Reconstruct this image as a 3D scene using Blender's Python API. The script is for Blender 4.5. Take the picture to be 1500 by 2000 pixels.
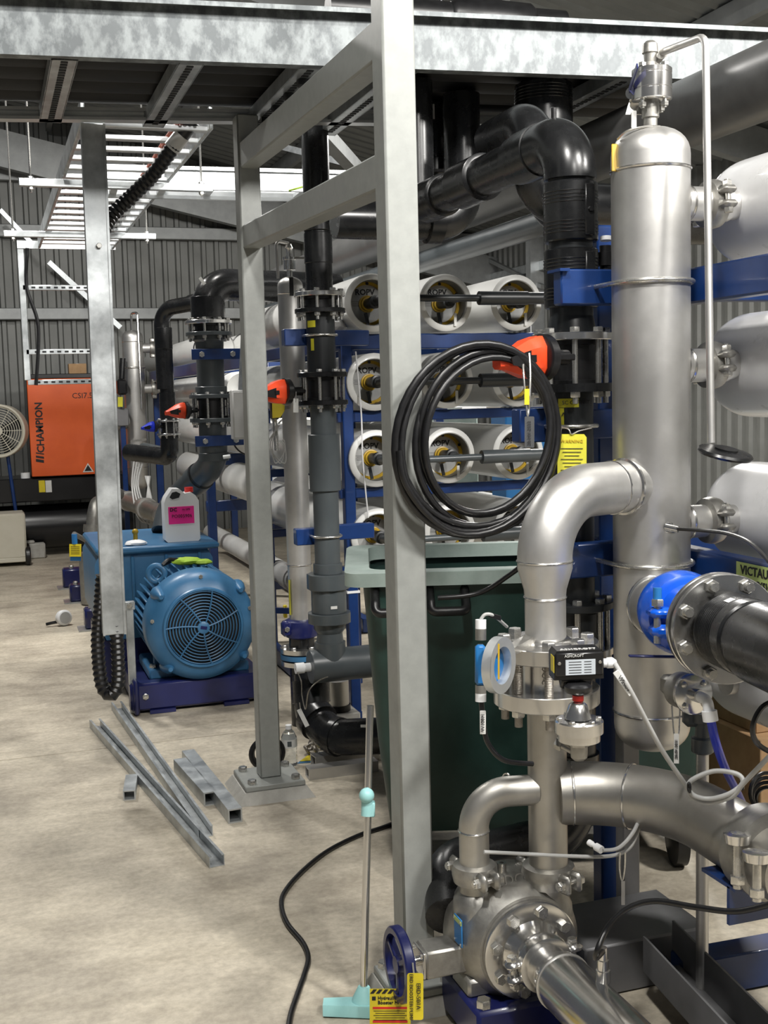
import bpy, bmesh, math, random
from mathutils import Vector as V, Matrix as M4
random.seed(7)
for o in list(bpy.data.objects): bpy.data.objects.remove(o)
S = bpy.context.scene; COL = S.collection
PI = math.pi
# ---------------------------------------------------------------- camera
F, CX, CY, H = 2300.0, 750.0, 1000.0, 1.7
YAW, PITCH, ROLL = math.atan(770/F), math.atan(230/F), 0.0255
FW = V((math.sin(YAW)*math.cos(PITCH), math.cos(YAW)*math.cos(PITCH), -math.sin(PITCH)))
_r = V((math.cos(YAW), -math.sin(YAW), 0)); _u = _r.cross(FW)
RT = _r*math.cos(ROLL) - _u*math.sin(ROLL); UP = _u*math.cos(ROLL) + _r*math.sin(ROLL)
CAM = V((0, 0, H))
cd = bpy.data.cameras.new('camera'); co = bpy.data.objects.new('camera', cd); COL.objects.link(co)
cd.sensor_fit = 'VERTICAL'; cd.sensor_height = 36; cd.lens = F/2000*36; cd.clip_start = .05; cd.clip_end = 200
co.matrix_world = M4(((RT.x, UP.x, -FW.x, 0), (RT.y, UP.y, -FW.y, 0), (RT.z, UP.z, -FW.z, H), (0, 0, 0, 1)))
S.camera = co
# ---------------------------------------------------------------- world, lamps, exposure
w = bpy.data.worlds.new('world'); S.world = w; w.use_nodes = True
w.node_tree.nodes['Background'].inputs[0].default_value = (.80, .88, 1.0, 1)
w.node_tree.nodes['Background'].inputs[1].default_value = .07
S.view_settings.view_transform = 'Standard'; S.view_settings.look = 'None'
S.view_settings.exposure = 0.12; S.view_settings.gamma = 1; S.view_settings.use_curve_mapping = False
def lamp(loc, tgt, power, size=.45, col=(1, .975, .93)):
    l = bpy.data.lights.new('high_bay_lamp', 'AREA'); l.shape = 'DISK'; l.size = size; l.energy = power; l.color = col
    o = bpy.data.objects.new('high_bay_lamp', l); COL.objects.link(o); o.location = loc
    o.rotation_euler = (V(tgt)-V(loc)).to_track_quat('-Z', 'Y').to_euler()
lamp((1.0, -1.9, 4.7), (1.3, 2.6, 1.4), 85)
lamp((2.55, 0.35, 4.35), (1.4, 3.0, 1.6), 165)
lamp((0.1, 0.9, 5.0), (.2, 2.6, 0), 165)
lamp((-.2, 8.8, 5.0), (.4, 9.2, 0), 190)
lamp((4.0, 0.9, 4.1), (2.4, 2.8, 1.2), 190)
lamp((4.6, 8.0, 3.9), (3.0, 8, 1), 170)
lamp((1.2, 6.6, 4.6), (1.2, 7, 0), 70)
# ---------------------------------------------------------------- pixel-ray helpers (used only to look up real places)
def ray(px, py): return FW + RT*((px-CX)/F) - UP*((py-CY)/F)
def P(px, py, d): return CAM + ray(px, py)*d
def PZ(px, py, z): v = ray(px, py); return CAM + v*((z-H)/v.z)
def PY(px, py, y): v = ray(px, py); return CAM + v*(y/v.y)
def PX(px, py, x): v = ray(px, py); return CAM + v*(x/v.x)
# ---------------------------------------------------------------- materials
def mat(name, c, rough=.5, metal=0., c2=None, scale=8., bump=0., spec=.5, detail=6., rr=0., alpha=None, trans=0., stretch=None, coat=0., mix=(.35, .68), emit=0):
    m = bpy.data.materials.new(name); m.use_nodes = True; nt = m.node_tree; b = nt.nodes['Principled BSDF']
    b.inputs['Base Color'].default_value = (*c, 1); b.inputs['Roughness'].default_value = rough; b.inputs['Metallic'].default_value = metal
    b.inputs['Specular IOR Level'].default_value = spec; b.inputs['Transmission Weight'].default_value = trans; b.inputs['Coat Weight'].default_value = coat
    if emit: b.inputs['Emission Color'].default_value = (*c, 1); b.inputs['Emission Strength'].default_value = emit
    tc = nt.nodes.new('ShaderNodeTexCoord'); mp = nt.nodes.new('ShaderNodeMapping'); nt.links.new(tc.outputs['Object'], mp.inputs[0])
    if stretch: mp.inputs['Scale'].default_value = stretch
    n = nt.nodes.new('ShaderNodeTexNoise'); n.inputs['Scale'].default_value = scale; n.inputs['Detail'].default_value = detail; n.inputs['Roughness'].default_value = .62
    nt.links.new(mp.outputs[0], n.inputs['Vector'])
    if c2:
        r = nt.nodes.new('ShaderNodeValToRGB'); r.color_ramp.elements[0].position = mix[0]; r.color_ramp.elements[1].position = mix[1]
        r.color_ramp.elements[0].color = (*c, 1); r.color_ramp.elements[1].color = (*c2, 1)
        nt.links.new(n.outputs['Fac'], r.inputs[0]); nt.links.new(r.outputs[0], b.inputs['Base Color'])
    if rr:
        mr = nt.nodes.new('ShaderNodeMapRange'); mr.inputs['To Min'].default_value = max(.03, rough-rr); mr.inputs['To Max'].default_value = rough+rr
        nt.links.new(n.outputs['Fac'], mr.inputs[0]); nt.links.new(mr.outputs[0], b.inputs['Roughness'])
    if bump:
        bp = nt.nodes.new('ShaderNodeBump'); bp.inputs['Strength'].default_value = bump; bp.inputs['Distance'].default_value = .01
        nt.links.new(n.outputs['Fac'], bp.inputs['Height']); nt.links.new(bp.outputs[0], b.inputs['Normal'])
    return m
def lin(r, g, b): return tuple(((x/255+.055)/1.055)**2.4 if x > 10 else x/255/12.92 for x in (r, g, b))
MT = {}
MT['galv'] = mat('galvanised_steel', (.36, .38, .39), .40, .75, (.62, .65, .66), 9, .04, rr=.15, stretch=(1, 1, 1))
MT['galv_bright'] = mat('galvanised_steel_pale', (.55, .57, .58), .36, .7, (.72, .74, .75), 6, .02, rr=.08)  # lighter copy of galv; on the ladder rungs it stands in for lamp reflection
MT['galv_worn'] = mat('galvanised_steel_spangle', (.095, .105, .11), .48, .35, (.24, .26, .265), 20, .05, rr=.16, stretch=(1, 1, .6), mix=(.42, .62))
MT['steel'] = mat('stainless_steel', (.52, .512, .495), .42, .85, (.68, .67, .65), 4, .02, rr=.08)
MT['steel_cast'] = mat('cast_stainless', (.33, .32, .298), .44, .88, (.43, .42, .39), 30, .10, rr=.08)
MT['steel_bright'] = mat('machined_stainless', (.72, .71, .69), .20, .95, (.62, .61, .59), 4, 0, rr=.06)
MT['bolt'] = mat('bolt_steel', (.66, .65, .62), .28, .9, (.5, .49, .46), 40, 0, rr=.08)
MT['stud'] = mat('stud_steel', (.26, .24, .21), .45, .8, (.40, .37, .33), 60, .3)
MT['post'] = mat('grey_paint', (.255, .265, .252), .42, 0, (.295, .305, .29), 25, .03)
MT['black'] = mat('black_polyethylene', (.006, .0063, .0068), .27, 0, (.013, .0135, .0145), 12, 0, rr=.08)
MT['rubber'] = mat('black_rubber', (.005, .005, .0055), .36, 0, (.011, .011, .012), 30, .05)
MT['blackpaint'] = mat('black_paint', (.008, .008, .009), .28, 0, (.014, .014, .015), 5)
MT['pvc'] = mat('grey_pvc', (.060, .070, .076), .34, 0, (.076, .088, .094), 5, 0, rr=.06)
MT['pvc_dark'] = mat('dark_pvc', (.014, .016, .018), .36, 0, (.022, .025, .027), 6, 0, rr=.06)
MT['pvc_light'] = mat('pale_pipe', (.42, .42, .41), .4, 0, (.50, .50, .49), 5)
MT['blue'] = mat('blue_skid_paint', (.005, .027, .120), .34, 0, (.007, .036, .155), 10, .02, coat=.2)
MT['navy'] = mat('navy_paint', (.008, .011, .072), .34, 0, (.011, .016, .095), 8, .02, coat=.2)
MT['motor'] = mat('motor_blue', (.030, .125, .26), .38, 0, (.045, .155, .30), 10, .03)
MT['bright_blue'] = mat('coupling_blue', (.004, .085, .58), .26, 0, (.006, .11, .66), 10, .03, coat=.4)
MT['cap_blue'] = mat('transmitter_blue', (.02, .16, .42), .4)
MT['white'] = mat('vessel_white', (.64, .64, .62), .34, 0, (.70, .70, .68), 3, 0, coat=.25)
MT['wrap'] = mat('vessel_film', (.66, .66, .66), .30, 0, (.74, .74, .75), 5, .08, rr=.1, coat=.25)
MT['pitch'] = mat('pipe_underside_black', (.004, .004, .005), .62, 0, (.007, .007, .008), 12)
MT['bore'] = mat('vessel_bore_shade', (.13, .135, .125), .5, 0, (.17, .175, .165), 8)
MT['head'] = mat('head_plate', (.34, .345, .34), .45, 0, (.40, .405, .40), 6)
MT['steel_shaded'] = mat('shaded_brown_stainless', (.37, .355, .325), .42, .88, (.50, .485, .45), 5, .03, rr=.09)  # browner stainless; its darker base also carries shade low on the skid
MT['black_lit'] = mat('lit_black_pipe', (.085, .085, .084), .36, 0, (.13, .13, .128), 6, 0, rr=.1)  # black pipe greyed so its colour holds the glare from above
MT['sheet'] = mat('grey_sheet', (.15, .15, .155), .45, .1, (.19, .19, .195), 6)
MT['whiteplastic'] = mat('white_plastic', (.80, .81, .82), .45)
MT['label'] = mat('label_white', (.70, .70, .68), .5, 0, (.62, .62, .60), 10)
MT['yellow'] = mat('tag_yellow', (.72, .58, .02), .42, 0, (.65, .52, .02), 12)
MT['tagyellow'] = mat('label_yellow', (.60, .56, .03), .42, 0, (.50, .47, .03), 10)
MT['gold'] = mat('adapter_yellow', (.52, .33, .015), .4, 0, (.42, .26, .012), 10)
MT['orange'] = mat('compressor_orange', lin(222, 96, 38), .42, 0, lin(212, 88, 34), 4)
MT['redorange'] = mat('handle_orange', (.80, .075, .018), .38, 0, (.72, .06, .015), 12)
MT['red'] = mat('red_cap', (.62, .02, .015), .4)
MT['pink'] = mat('pink_label', (.90, .02, .30), .6)
MT['bin'] = mat('bin_green', (.010, .034, .028), .42, 0, (.016, .046, .038), 14, .04, rr=.08)
MT['binrim'] = mat('bin_rim_green', (.26, .33, .30), .5, 0, (.34, .41, .38), 12, .04)
MT['cyan'] = mat('pale_cyan_plastic', (.30, .60, .60), .42, 0, (.36, .66, .66), 12)
MT['cream'] = mat('cream_paint', (.52, .49, .40), .5, 0, (.57, .54, .45), 6)
MT['card'] = mat('cardboard', (.36, .22, .11), .8, 0, (.42, .27, .14), 20)
MT['concrete_block'] = mat('block_grey', (.34, .33, .30), .8, 0, (.42, .41, .38), 20, .2)
MT['ink'] = mat('black_ink', (.01, .01, .012), .6)
MT['grid'] = mat('dark_gap', (.006, .007, .008), .6)
MT['green'] = mat('glove_green', (.28, .46, .03), .6, 0, (.36, .55, .05), 30, .2)
MT['tape'] = mat('green_tape', (.42, .52, .16), .6, 0, (.48, .58, .2), 20)
MT['hose'] = mat('blue_hose', (.01, .03, .52), .34)
MT['cable'] = mat('pale_cable', (.42, .42, .41), .42)
MT['copper'] = mat('orange_cable', (.45, .08, .03), .5)
MT['screen'] = mat('nameplate', (.58, .63, .68), .4, 0, (.52, .57, .62), 30)
MT['water'] = mat('clear_plastic', (.93, .96, .97), .05, 0, None, trans=.97)
MT['wall'] = mat('wall_cladding', (.15, .154, .146), .5, .15, (.19, .194, .185), 3)
MT['roof'] = mat('roof_sheet', (.16, .17, .17), .55, .2, (.20, .21, .21), 3)
MT['frame'] = mat('portal_steel', (.26, .27, .27), .5, .4, (.33, .34, .34), 6)
def floor_mat():
    m = bpy.data.materials.new('concrete'); m.use_nodes = True; nt = m.node_tree; b = nt.nodes['Principled BSDF']; N = nt.nodes.new; L = nt.links.new
    tc = N('ShaderNodeTexCoord')
    def noise(s, d, st=None):
        n = N('ShaderNodeTexNoise'); n.inputs['Scale'].default_value = s; n.inputs['Detail'].default_value = d; n.inputs['Roughness'].default_value = .65
        if st:
            mp = N('ShaderNodeMapping'); mp.inputs['Scale'].default_value = st; L(tc.outputs['Object'], mp.inputs[0]); L(mp.outputs[0], n.inputs['Vector'])
        else: L(tc.outputs['Object'], n.inputs['Vector'])
        return n
    a = noise(1.6, 8); c = noise(38, 8); e = noise(3.2, 10, (1, 2.2, 1))
    r = N('ShaderNodeValToRGB'); r.color_ramp.elements[0].position = .32; r.color_ramp.elements[1].position = .62
    r.color_ramp.elements[0].color = (.33, .295, .24, 1); r.color_ramp.elements[1].color = (.60, .545, .445, 1); L(a.outputs['Fac'], r.inputs[0])
    r2 = N('ShaderNodeValToRGB'); r2.color_ramp.elements[0].position = .36; r2.color_ramp.elements[1].position = .66
    r2.color_ramp.elements[0].color = (.80, .79, .77, 1); r2.color_ramp.elements[1].color = (1.06, 1.05, 1.03, 1); L(c.outputs['Fac'], r2.inputs[0])
    r3 = N('ShaderNodeValToRGB'); r3.color_ramp.elements[0].position = .30; r3.color_ramp.elements[1].position = .58
    r3.color_ramp.elements[0].color = (.74, .73, .71, 1); r3.color_ramp.elements[1].color = (1.02, 1.02, 1.02, 1); L(e.outputs['Fac'], r3.inputs[0])
    def mul(x, y):
        k = N('ShaderNodeMixRGB'); k.blend_type = 'MULTIPLY'; k.inputs[0].default_value = 1; L(x, k.inputs[1]); L(y, k.inputs[2]); return k.outputs[0]
    L(mul(mul(r.outputs[0], r2.outputs[0]), r3.outputs[0]), b.inputs['Base Color'])
    mr = N('ShaderNodeMapRange'); mr.inputs['To Min'].default_value = .42; mr.inputs['To Max'].default_value = .72; L(a.outputs['Fac'], mr.inputs[0]); L(mr.outputs[0], b.inputs['Roughness'])
    bp = N('ShaderNodeBump'); bp.inputs['Strength'].default_value = .10; bp.inputs['Distance'].default_value = .01; L(c.outputs['Fac'], bp.inputs['Height']); L(bp.outputs[0], b.inputs['Normal'])
    return m
MT['floor'] = floor_mat()
# ---------------------------------------------------------------- mesh builder
def frame_of(a):
    a = V(a).normalized(); t = V((0, 0, 1)) if abs(a.z) < .9 else V((1, 0, 0))
    u = a.cross(t).normalized(); return u, a.cross(u).normalized(), a
XA, YA, ZA = V((1, 0, 0)), V((0, 1, 0)), V((0, 0, 1))
class MB:
    def __init__(s): s.v = []; s.f = []
    def add(s, vs, fs):
        n = len(s.v); s.v += [tuple(x) for x in vs]; s.f += [tuple(i+n for i in f) for f in fs]; return s
    def box(s, c, size, rot=None, bev=0.):
        # c centre, size full extents, rot 3 axes or angle about z
        c = V(c); h = [x/2 for x in size]
        if rot is None: ax = (XA, YA, ZA)
        elif isinstance(rot, (int, float)): ax = (V((math.cos(rot), math.sin(rot), 0)), V((-math.sin(rot), math.cos(rot), 0)), ZA)
        else: ax = rot
        bev = min(bev, min(h)*.95)
        def pt(x, y, z): return c + ax[0]*x + ax[1]*y + ax[2]*z
        if bev <= 0:
            vs = [pt(x, y, z) for x in (-h[0], h[0]) for y in (-h[1], h[1]) for z in (-h[2], h[2])]
            return s.add(vs, [(0, 1, 3, 2), (4, 6, 7, 5), (0, 4, 5, 1), (2, 3, 7, 6), (0, 2, 6, 4), (1, 5, 7, 3)])
        vs = []; idx = {}
        for i in (-1, 1):
            for j in (-1, 1):
                for k in (-1, 1):
                    for a in range(3):
                        q = [i*(h[0]-bev), j*(h[1]-bev), k*(h[2]-bev)]; q[a] = (i, j, k)[a]*h[a]
                        idx[(i, j, k, a)] = len(vs); vs.append(pt(*q))
        fs = []
        for a in range(3):
            b, c_ = (a+1) % 3, (a+2) % 3
            for sg in (-1, 1):
                q = []
                for (m, n) in ((-1, -1), (1, -1), (1, 1), (-1, 1)):
                    t = [0, 0, 0]; t[a] = sg; t[b] = m; t[c_] = n; q.append(idx[(*t, a)])
                fs.append(tuple(q))
            for m in (-1, 1):
                for n in (-1, 1):
                    t0 = [0, 0, 0]; t0[b] = m; t0[c_] = n; t1 = t0[:]; t0[a] = -1; t1[a] = 1
                    fs.append((idx[(*t0, b)], idx[(*t1, b)], idx[(*t1, c_)], idx[(*t0, c_)]))
        for i in (-1, 1):
            for j in (-1, 1):
                for k in (-1, 1): fs.append(tuple(idx[(i, j, k, a)] for a in range(3)))
        return s.add(vs, fs)
    def bar(s, a, b, w, h, up=ZA, bev=0.):
        a, b = V(a), V(b); d = (b-a); L = d.length; d = d.normalized(); x = d.cross(V(up)).normalized(); z = x.cross(d)
        return s.box((a+b)/2, (w, L, h), (x, d, z), bev)
    def loft(s, rings, cap=True, close=False):
        n = len(rings[0]); vs = [p for r in rings for p in r]; fs = []
        m = len(rings)
        for i in range(m if close else m-1):
            k = (i+1) % m
            for j in range(n): fs.append((i*n+j, i*n+(j+1) % n, k*n+(j+1) % n, k*n+j))
        if cap and not close: fs.append(tuple(range(n-1, -1, -1))); fs.append(tuple((m-1)*n+j for j in range(n)))
        return s.add(vs, fs)
    def lathe(s, o, ax, prof, n=28, cap=True, flat=0):
        u, v, a = frame_of(ax); o = V(o)
        return s.loft([[o + a*t + (u*math.cos(2*PI*(j+flat)/n) + v*math.sin(2*PI*(j+flat)/n))*max(r, 1e-4) for j in range(n)] for t, r in prof], cap)
    def cyl(s, a, b, r, r2=None, n=24, cap=True):
        a, b = V(a), V(b); return s.lathe(a, b-a, [(0, r), ((b-a).length, r if r2 is None else r2)], n, cap)
    def ringtube(s, a, b, ro, ri, n=28):
        a, b = V(a), V(b); L = (b-a).length; u, v, ax = frame_of(b-a)
        return s.loft([[a+ax*t+(u*math.cos(2*PI*j/n)+v*math.sin(2*PI*j/n))*r for j in range(n)] for t, r in ((0, ri), (0, ro), (L, ro), (L, ri))], close=True)
    def tube(s, pts, r, n=10, closed=False, cap=True):
        pts = [V(p) for p in pts]; m = len(pts); rs = r if isinstance(r, (list, tuple)) else [r]*m
        T = []
        for i in range(m):
            if closed: t = pts[(i+1) % m]-pts[i-1]
            else: t = pts[min(i+1, m-1)]-pts[max(i-1, 0)]
            T.append(t.normalized() if t.length > 1e-9 else ZA)
        u = frame_of(T[0])[0]; rings = []
        for i in range(m):
            u = (u - T[i]*u.dot(T[i])); u = u.normalized() if u.length > 1e-6 else frame_of(T[i])[0]; v = T[i].cross(u)
            rings.append([pts[i] + (u*math.cos(2*PI*j/n)+v*math.sin(2*PI*j/n))*rs[i] for j in range(n)])
        return s.loft(rings, cap, closed)
    def torus(s, c, ax, R, r, n=28, k=10, a0=0, a1=2*PI):
        u, v, a = frame_of(ax); c = V(c); full = abs(a1-a0-2*PI) < 1e-6
        m = n if full else n+1
        return s.tube([c+(u*math.cos(a0+(a1-a0)*i/n)+v*math.sin(a0+(a1-a0)*i/n))*R for i in range(m)], r, k, full)
    def sphere(s, c, r, n=16, sc=(1, 1, 1), t0=0, t1=PI):
        k = max(6, n//2); rings = [[V(c)+V((sc[0]*r*math.sin(t)*math.cos(2*PI*j/n), sc[1]*r*math.sin(t)*math.sin(2*PI*j/n), sc[2]*r*math.cos(t))) for j in range(n)] for t in [t0+(t1-t0)*i/k+(1e-3 if i == 0 else -1e-3 if i == k else 0) for i in range(k+1)]]
        return s.loft(rings)
    def plate(s, poly, o, ax, ay, th):
        # poly 2d list, extruded by th along ax x ay
        o, ax, ay = V(o), V(ax).normalized(), V(ay).normalized(); nz = ax.cross(ay).normalized()*th; n = len(poly)
        b = [o+ax*x+ay*y for x, y in poly]
        return s.add(b+[p+nz for p in b], [tuple(range(n-1, -1, -1)), tuple(range(n, 2*n))]+[(i, (i+1) % n, n+(i+1) % n, n+i) for i in range(n)])
    def hexa(s, o, ax, r, h, n=6): return s.lathe(o, ax, [(0, r), (h*.85, r), (h, r*.88)], n)
    def mesh(s, name, m, ang=38):
        me = bpy.data.meshes.new(name); me.from_pydata(s.v, [], s.f)
        bm = bmesh.new(); bm.from_mesh(me); bmesh.ops.recalc_face_normals(bm, faces=bm.faces); bm.to_mesh(me); bm.free()
        me.polygons.foreach_set('use_smooth', [True]*len(me.polygons)); me.set_sharp_from_angle(angle=math.radians(ang))
        me.materials.append(MT[m] if isinstance(m, str) else m); return me
def rrect(w, h, r, n=4):
    o = []
    for cx, cy, a in ((w/2-r, h/2-r, 0), (-w/2+r, h/2-r, PI/2), (-w/2+r, -h/2+r, PI), (w/2-r, -h/2+r, 1.5*PI)):
        for i in range(n+1): o.append((cx+r*math.cos(a+PI/2*i/n), cy+r*math.sin(a+PI/2*i/n)))
    return o
def fillet(pts, r, n=10):
    pts = [V(p) for p in pts]; rs = r if isinstance(r, (list, tuple)) else [r]*(len(pts)-2); out = [pts[0]]
    for i in range(1, len(pts)-1):
        a, b, c = pts[i-1], pts[i], pts[i+1]; d0 = (a-b).normalized(); d1 = (c-b).normalized(); th = d0.angle(d1)
        if PI-th < .02: out.append(b); continue
        t = min(rs[i-1]/math.tan(th/2), (a-b).length*.98, (c-b).length*.98); rr = t*math.tan(th/2)
        p0 = b+d0*t; cc = b+(d0+d1).normalized()*(rr/math.sin(th/2)); e0 = (p0-cc).normalized(); nrm = d0.cross(d1).normalized(); sw = PI-th
        best = None
        for sg in (1, -1):
            q = cc+(M4.Rotation(sg*sw, 3, nrm) @ e0)*rr
            e = (q-(b+d1*t)).length
            if best is None or e < best[0]: best = (e, sg)
        for k in range(n+1): out.append(cc+(M4.Rotation(best[1]*sw*k/n, 3, nrm) @ e0)*rr)
    out.append(pts[-1]); return out
def spline(pts, n=10, closed=False):
    pts = [V(p) for p in pts]; m = len(pts); out = []
    for i in range(m if closed else m-1):
        g = (lambda k: pts[k % m]) if closed else (lambda k: pts[max(0, min(m-1, k))])
        a, b, c, d = g(i-1), g(i), g(i+1), g(i+2)
        for k in range(n):
            t = k/n; out.append(.5*((2*b)+(c-a)*t+(2*a-5*b+4*c-d)*t*t+(3*b-a-3*c+d)*t**3))
    if not closed: out.append(pts[-1])
    return out
# ---------------------------------------------------------------- scene tree
W = {}
def link(o, parent=None, base=M4.Identity(4)):
    COL.objects.link(o)
    if parent is not None: o.parent = parent; o.matrix_parent_inverse = W[parent.name].inverted()
    W[o.name] = base; return o
def thing(name, label, cat, loc=(0, 0, 0), group=None):
    o = bpy.data.objects.new(name, None); o.empty_display_size = .1; link(o); o.location = loc; W[o.name] = M4.Translation(V(loc))
    o['label'] = label; o['category'] = cat
    if group: o['group'] = group
    return o
def part(name, mb, m, parent, label=None, ang=38):
    o = bpy.data.objects.new(name, mb.mesh(name, m, ang)); link(o, parent)
    if label: o['label'] = label
    return o
def solo(name, mb, m, label, cat, group=None, ang=38):
    o = part(name, mb, m, None, None, ang); o['label'] = label; o['category'] = cat
    if group: o['group'] = group
    return o
def struct(name, mb, m, label=None):
    o = part(name, mb, m, None); o['kind'] = 'structure'
    if label: o['label'] = label
    return o
def inst(name, me, mw, parent):
    o = bpy.data.objects.new(name, me); link(o, parent); o.matrix_basis = mw; return o
def dup(root, loc, label=None, rotz=0):
    r = root.copy(); COL.objects.link(r); r.location = loc; r.rotation_euler = (0, 0, rotz)
    if label: r['label'] = label
    for ch in list(root.children):
        c = ch.copy(); COL.objects.link(c); c.parent = r
        for g in ch.children: k = g.copy(); COL.objects.link(k); k.parent = c
    return r
def mframe(o, ax, ay):
    ax = V(ax).normalized(); az = ax.cross(V(ay)).normalized(); ay = az.cross(ax); o = V(o)
    return M4(((ax.x, ay.x, az.x, o.x), (ax.y, ay.y, az.y, o.y), (ax.z, ay.z, az.z, o.z), (0, 0, 0, 1)))
_bm = {}
def bolt_mesh(r, h, L, nut, stud='stud'):
    # hexagonal head at 0..h above, shank down to -L, nut at nut depth
    k = (round(r, 4), round(h, 4), round(L, 3), round(nut, 3))
    if k not in _bm:
        b = MB(); b.hexa((0, 0, 0), ZA, r, h); b.cyl((0, 0, 0), (0, 0, -L), r*.55, n=10)
        if nut: b.hexa((0, 0, -nut), -ZA, r, h*1.1)
        _bm[k] = b.mesh('bolt', 'bolt')
    return _bm[k]
def bolt(parent, p, ax, r, h, L=.02, nut=0, name='bolt'):
    u, v, a = frame_of(ax); return inst(name, bolt_mesh(r, h, L, nut), mframe(p, u, v) if u.cross(v).dot(a) > 0 else mframe(p, v, u), parent)
_tx = {}
def text(s, o, ax, ay, size, m, parent, name='lettering', align='CENTER', ext=.0006, sx=1, bold=0):
    cu = bpy.data.curves.new('t', 'FONT'); cu.body = s; cu.size = size; cu.align_x = align; cu.align_y = 'CENTER'; cu.extrude = ext; cu.resolution_u = 2; cu.offset = bold
    t = bpy.data.objects.new('t', cu); COL.objects.link(t); bpy.context.view_layer.update()
    me = bpy.data.meshes.new_from_object(t); bpy.data.objects.remove(t); bpy.data.curves.remove(cu)
    me.name = name; me.materials.clear(); me.materials.append(MT[m]); me.transform(M4.Diagonal((sx, 1, 1, 1)))
    return inst(name, me, mframe(o, ax, ay), parent)
def circ(c, ax, R, n, ph=0):
    u, v, a = frame_of(ax); return [V(c)+(u*math.cos(2*PI*(i+ph)/n)+v*math.sin(2*PI*(i+ph)/n))*R for i in range(n)]
# ================================================================ the building
YB, XR = 15.2, 6.6
def roof_z(x): return 5.3 - .23*(x-.1)
b = MB().box((1.5, 5.7, -.056), (14, 21, .10)); floor = struct('floor', b, 'floor', 'pale worn concrete warehouse floor')
for y0, y1 in ((-4.6, PZ(0, 1486, 0).y), (PZ(0, 1486, 0).y+.007, 10.6), (10.607, 15.8)):
    part('slab', MB().box((1.5, (y0+y1)/2, -.003), (13.8, y1-y0, .006)), 'floor', floor)
wb = struct('wall_back', MB().box((2, YB+.06, 2.7), (12, .1, 5.6)), 'wall', 'dark ribbed steel end wall')
rib = MB().plate([(-.035, 0), (.035, 0), (.018, .035), (-.018, .035)], (0, 0, -2.8), XA, -YA, 0)
rib = MB(); rib.loft([[V((x, -y, z)) for x, y in ((-.04, 0), (.04, 0), (.022, .035), (-.022, .035))] for z in (-2.75, 2.75)]); ribm = rib.mesh('rib', 'wall')
for i in range(54): inst('rib', ribm, M4.Translation((-2.2+i*.165, YB+.012, 2.75)), wb)
wr = struct('wall_right', MB().box((XR+.06, 6, 1.85), (.1, 19, 3.9)), 'wall', 'pale ribbed steel side wall')
rb2 = MB(); rb2.loft([[V((-y, x, z)) for x, y in ((-.04, 0), (.04, 0), (.022, .035), (-.022, .035))] for z in (-1.9, 1.9)]); ribm2 = rb2.mesh('rib', 'wall')
for i in range(50): inst('rib', ribm2, M4.Translation((XR+.012, 7+i*.165, 1.9)), wr)
x0, x1 = -4, XR+.2
rf = MB().add([(x0, -4.5, roof_z(x0)), (x1, -4.5, roof_z(x1)), (x1, YB+.3, roof_z(x1)), (x0, YB+.3, roof_z(x0)), (x0, -4.5, roof_z(x0)+.05), (x1, -4.5, roof_z(x1)+.05), (x1, YB+.3, roof_z(x1)+.05), (x0, YB+.3, roof_z(x0)+.05)],
    [(0, 1, 2, 3), (4, 7, 6, 5), (0, 4, 5, 1), (1, 5, 6, 2), (2, 6, 7, 3), (3, 7, 4, 0)])
ceil = struct('ceiling', rf, 'roof', 'dark corrugated roof sheeting')
cr = MB(); cr.add([(x0, -.03, roof_z(x0)), (x1, -.03, roof_z(x1)), (x1, 0, roof_z(x1)-.03), (x0, 0, roof_z(x0)-.03), (x1, .03, roof_z(x1)), (x0, .03, roof_z(x0))], [(0, 1, 2, 3), (3, 2, 4, 5), (0, 3, 5), (1, 4, 2), (0, 5, 4, 1)])
crm = cr.mesh('corrugation', 'roof')
for i in range(70): inst('corrugation', crm, M4.Translation((0, 1+i*.2, 0)), ceil)
def trim(mb, m, lab): 
    global _tn; _tn = globals().get('_tn', 0)+1
    return struct('trim_%d' % _tn, mb, m, lab)
# girts on the end wall
for k, (yy, hh) in enumerate(((613, .14), (452, .15), (345, .13))):
    z = PY(100, yy, YB-.1).z
    trim(MB().box((2.2, YB-.09, z), (9, .10, hh), bev=.008), 'frame', ('lowest', 'middle', 'top')[k]+' horizontal girt on the ribbed end wall')
# end portal rafter and purlins
A, B = PY(-120, 260, 14.75), PY(1000, 545, 14.75)
trim(MB().bar(A, B, .14, .42), 'frame', 'deep sloping rafter in front of the end wall')
for k, yy in enumerate((8.6, 4.9)):
    trim(MB().bar((x0, yy, roof_z(x0)-.2), (XR, yy, roof_z(XR)-.2), .12, .3), 'frame', ('far', 'near')[k]+' intermediate roof rafter')
for k, xx in enumerate((.9, 2.2, 3.5, 4.8)):
    trim(MB().box((xx, 7, roof_z(xx)-.10), (.06, 16, .16)), 'frame', 'roof purlin number %s from the aisle' % ('one', 'two', 'three', 'four')[k])
trim(MB().bar(PY(545, 285, 10.2), PY(690, 322, 9.4), .05, .05), 'galv', 'thin pale roof brace sloping right')
trim(MB().bar(PY(612, 240, 8), PY(700, 335, 9.6), .10, .10), 'frame', 'thick roof fly brace')
trim(MB().bar(PY(0, 410, 14.5), PY(62, 475, 14.5), .05, .05), 'galv', 'diagonal wall brace behind cable ladder')
trim(MB().bar(PY(95, 512, 14.9), PY(235, 640, 14.9), .06, .06), 'galv', 'diagonal galvanised brace on end wall')
trim(MB().bar(PX(880, 470, XR-.1), PX(1060, 560, XR-.1), .05, .05), 'frame', 'diagonal brace on side wall')
trim(MB().box((XR-.12, PX(1045, 520, XR-.12).y, 1.85), (.2, .12, 3.7), bev=.01), 'galv_bright', 'pale steel column at side wall')
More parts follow.
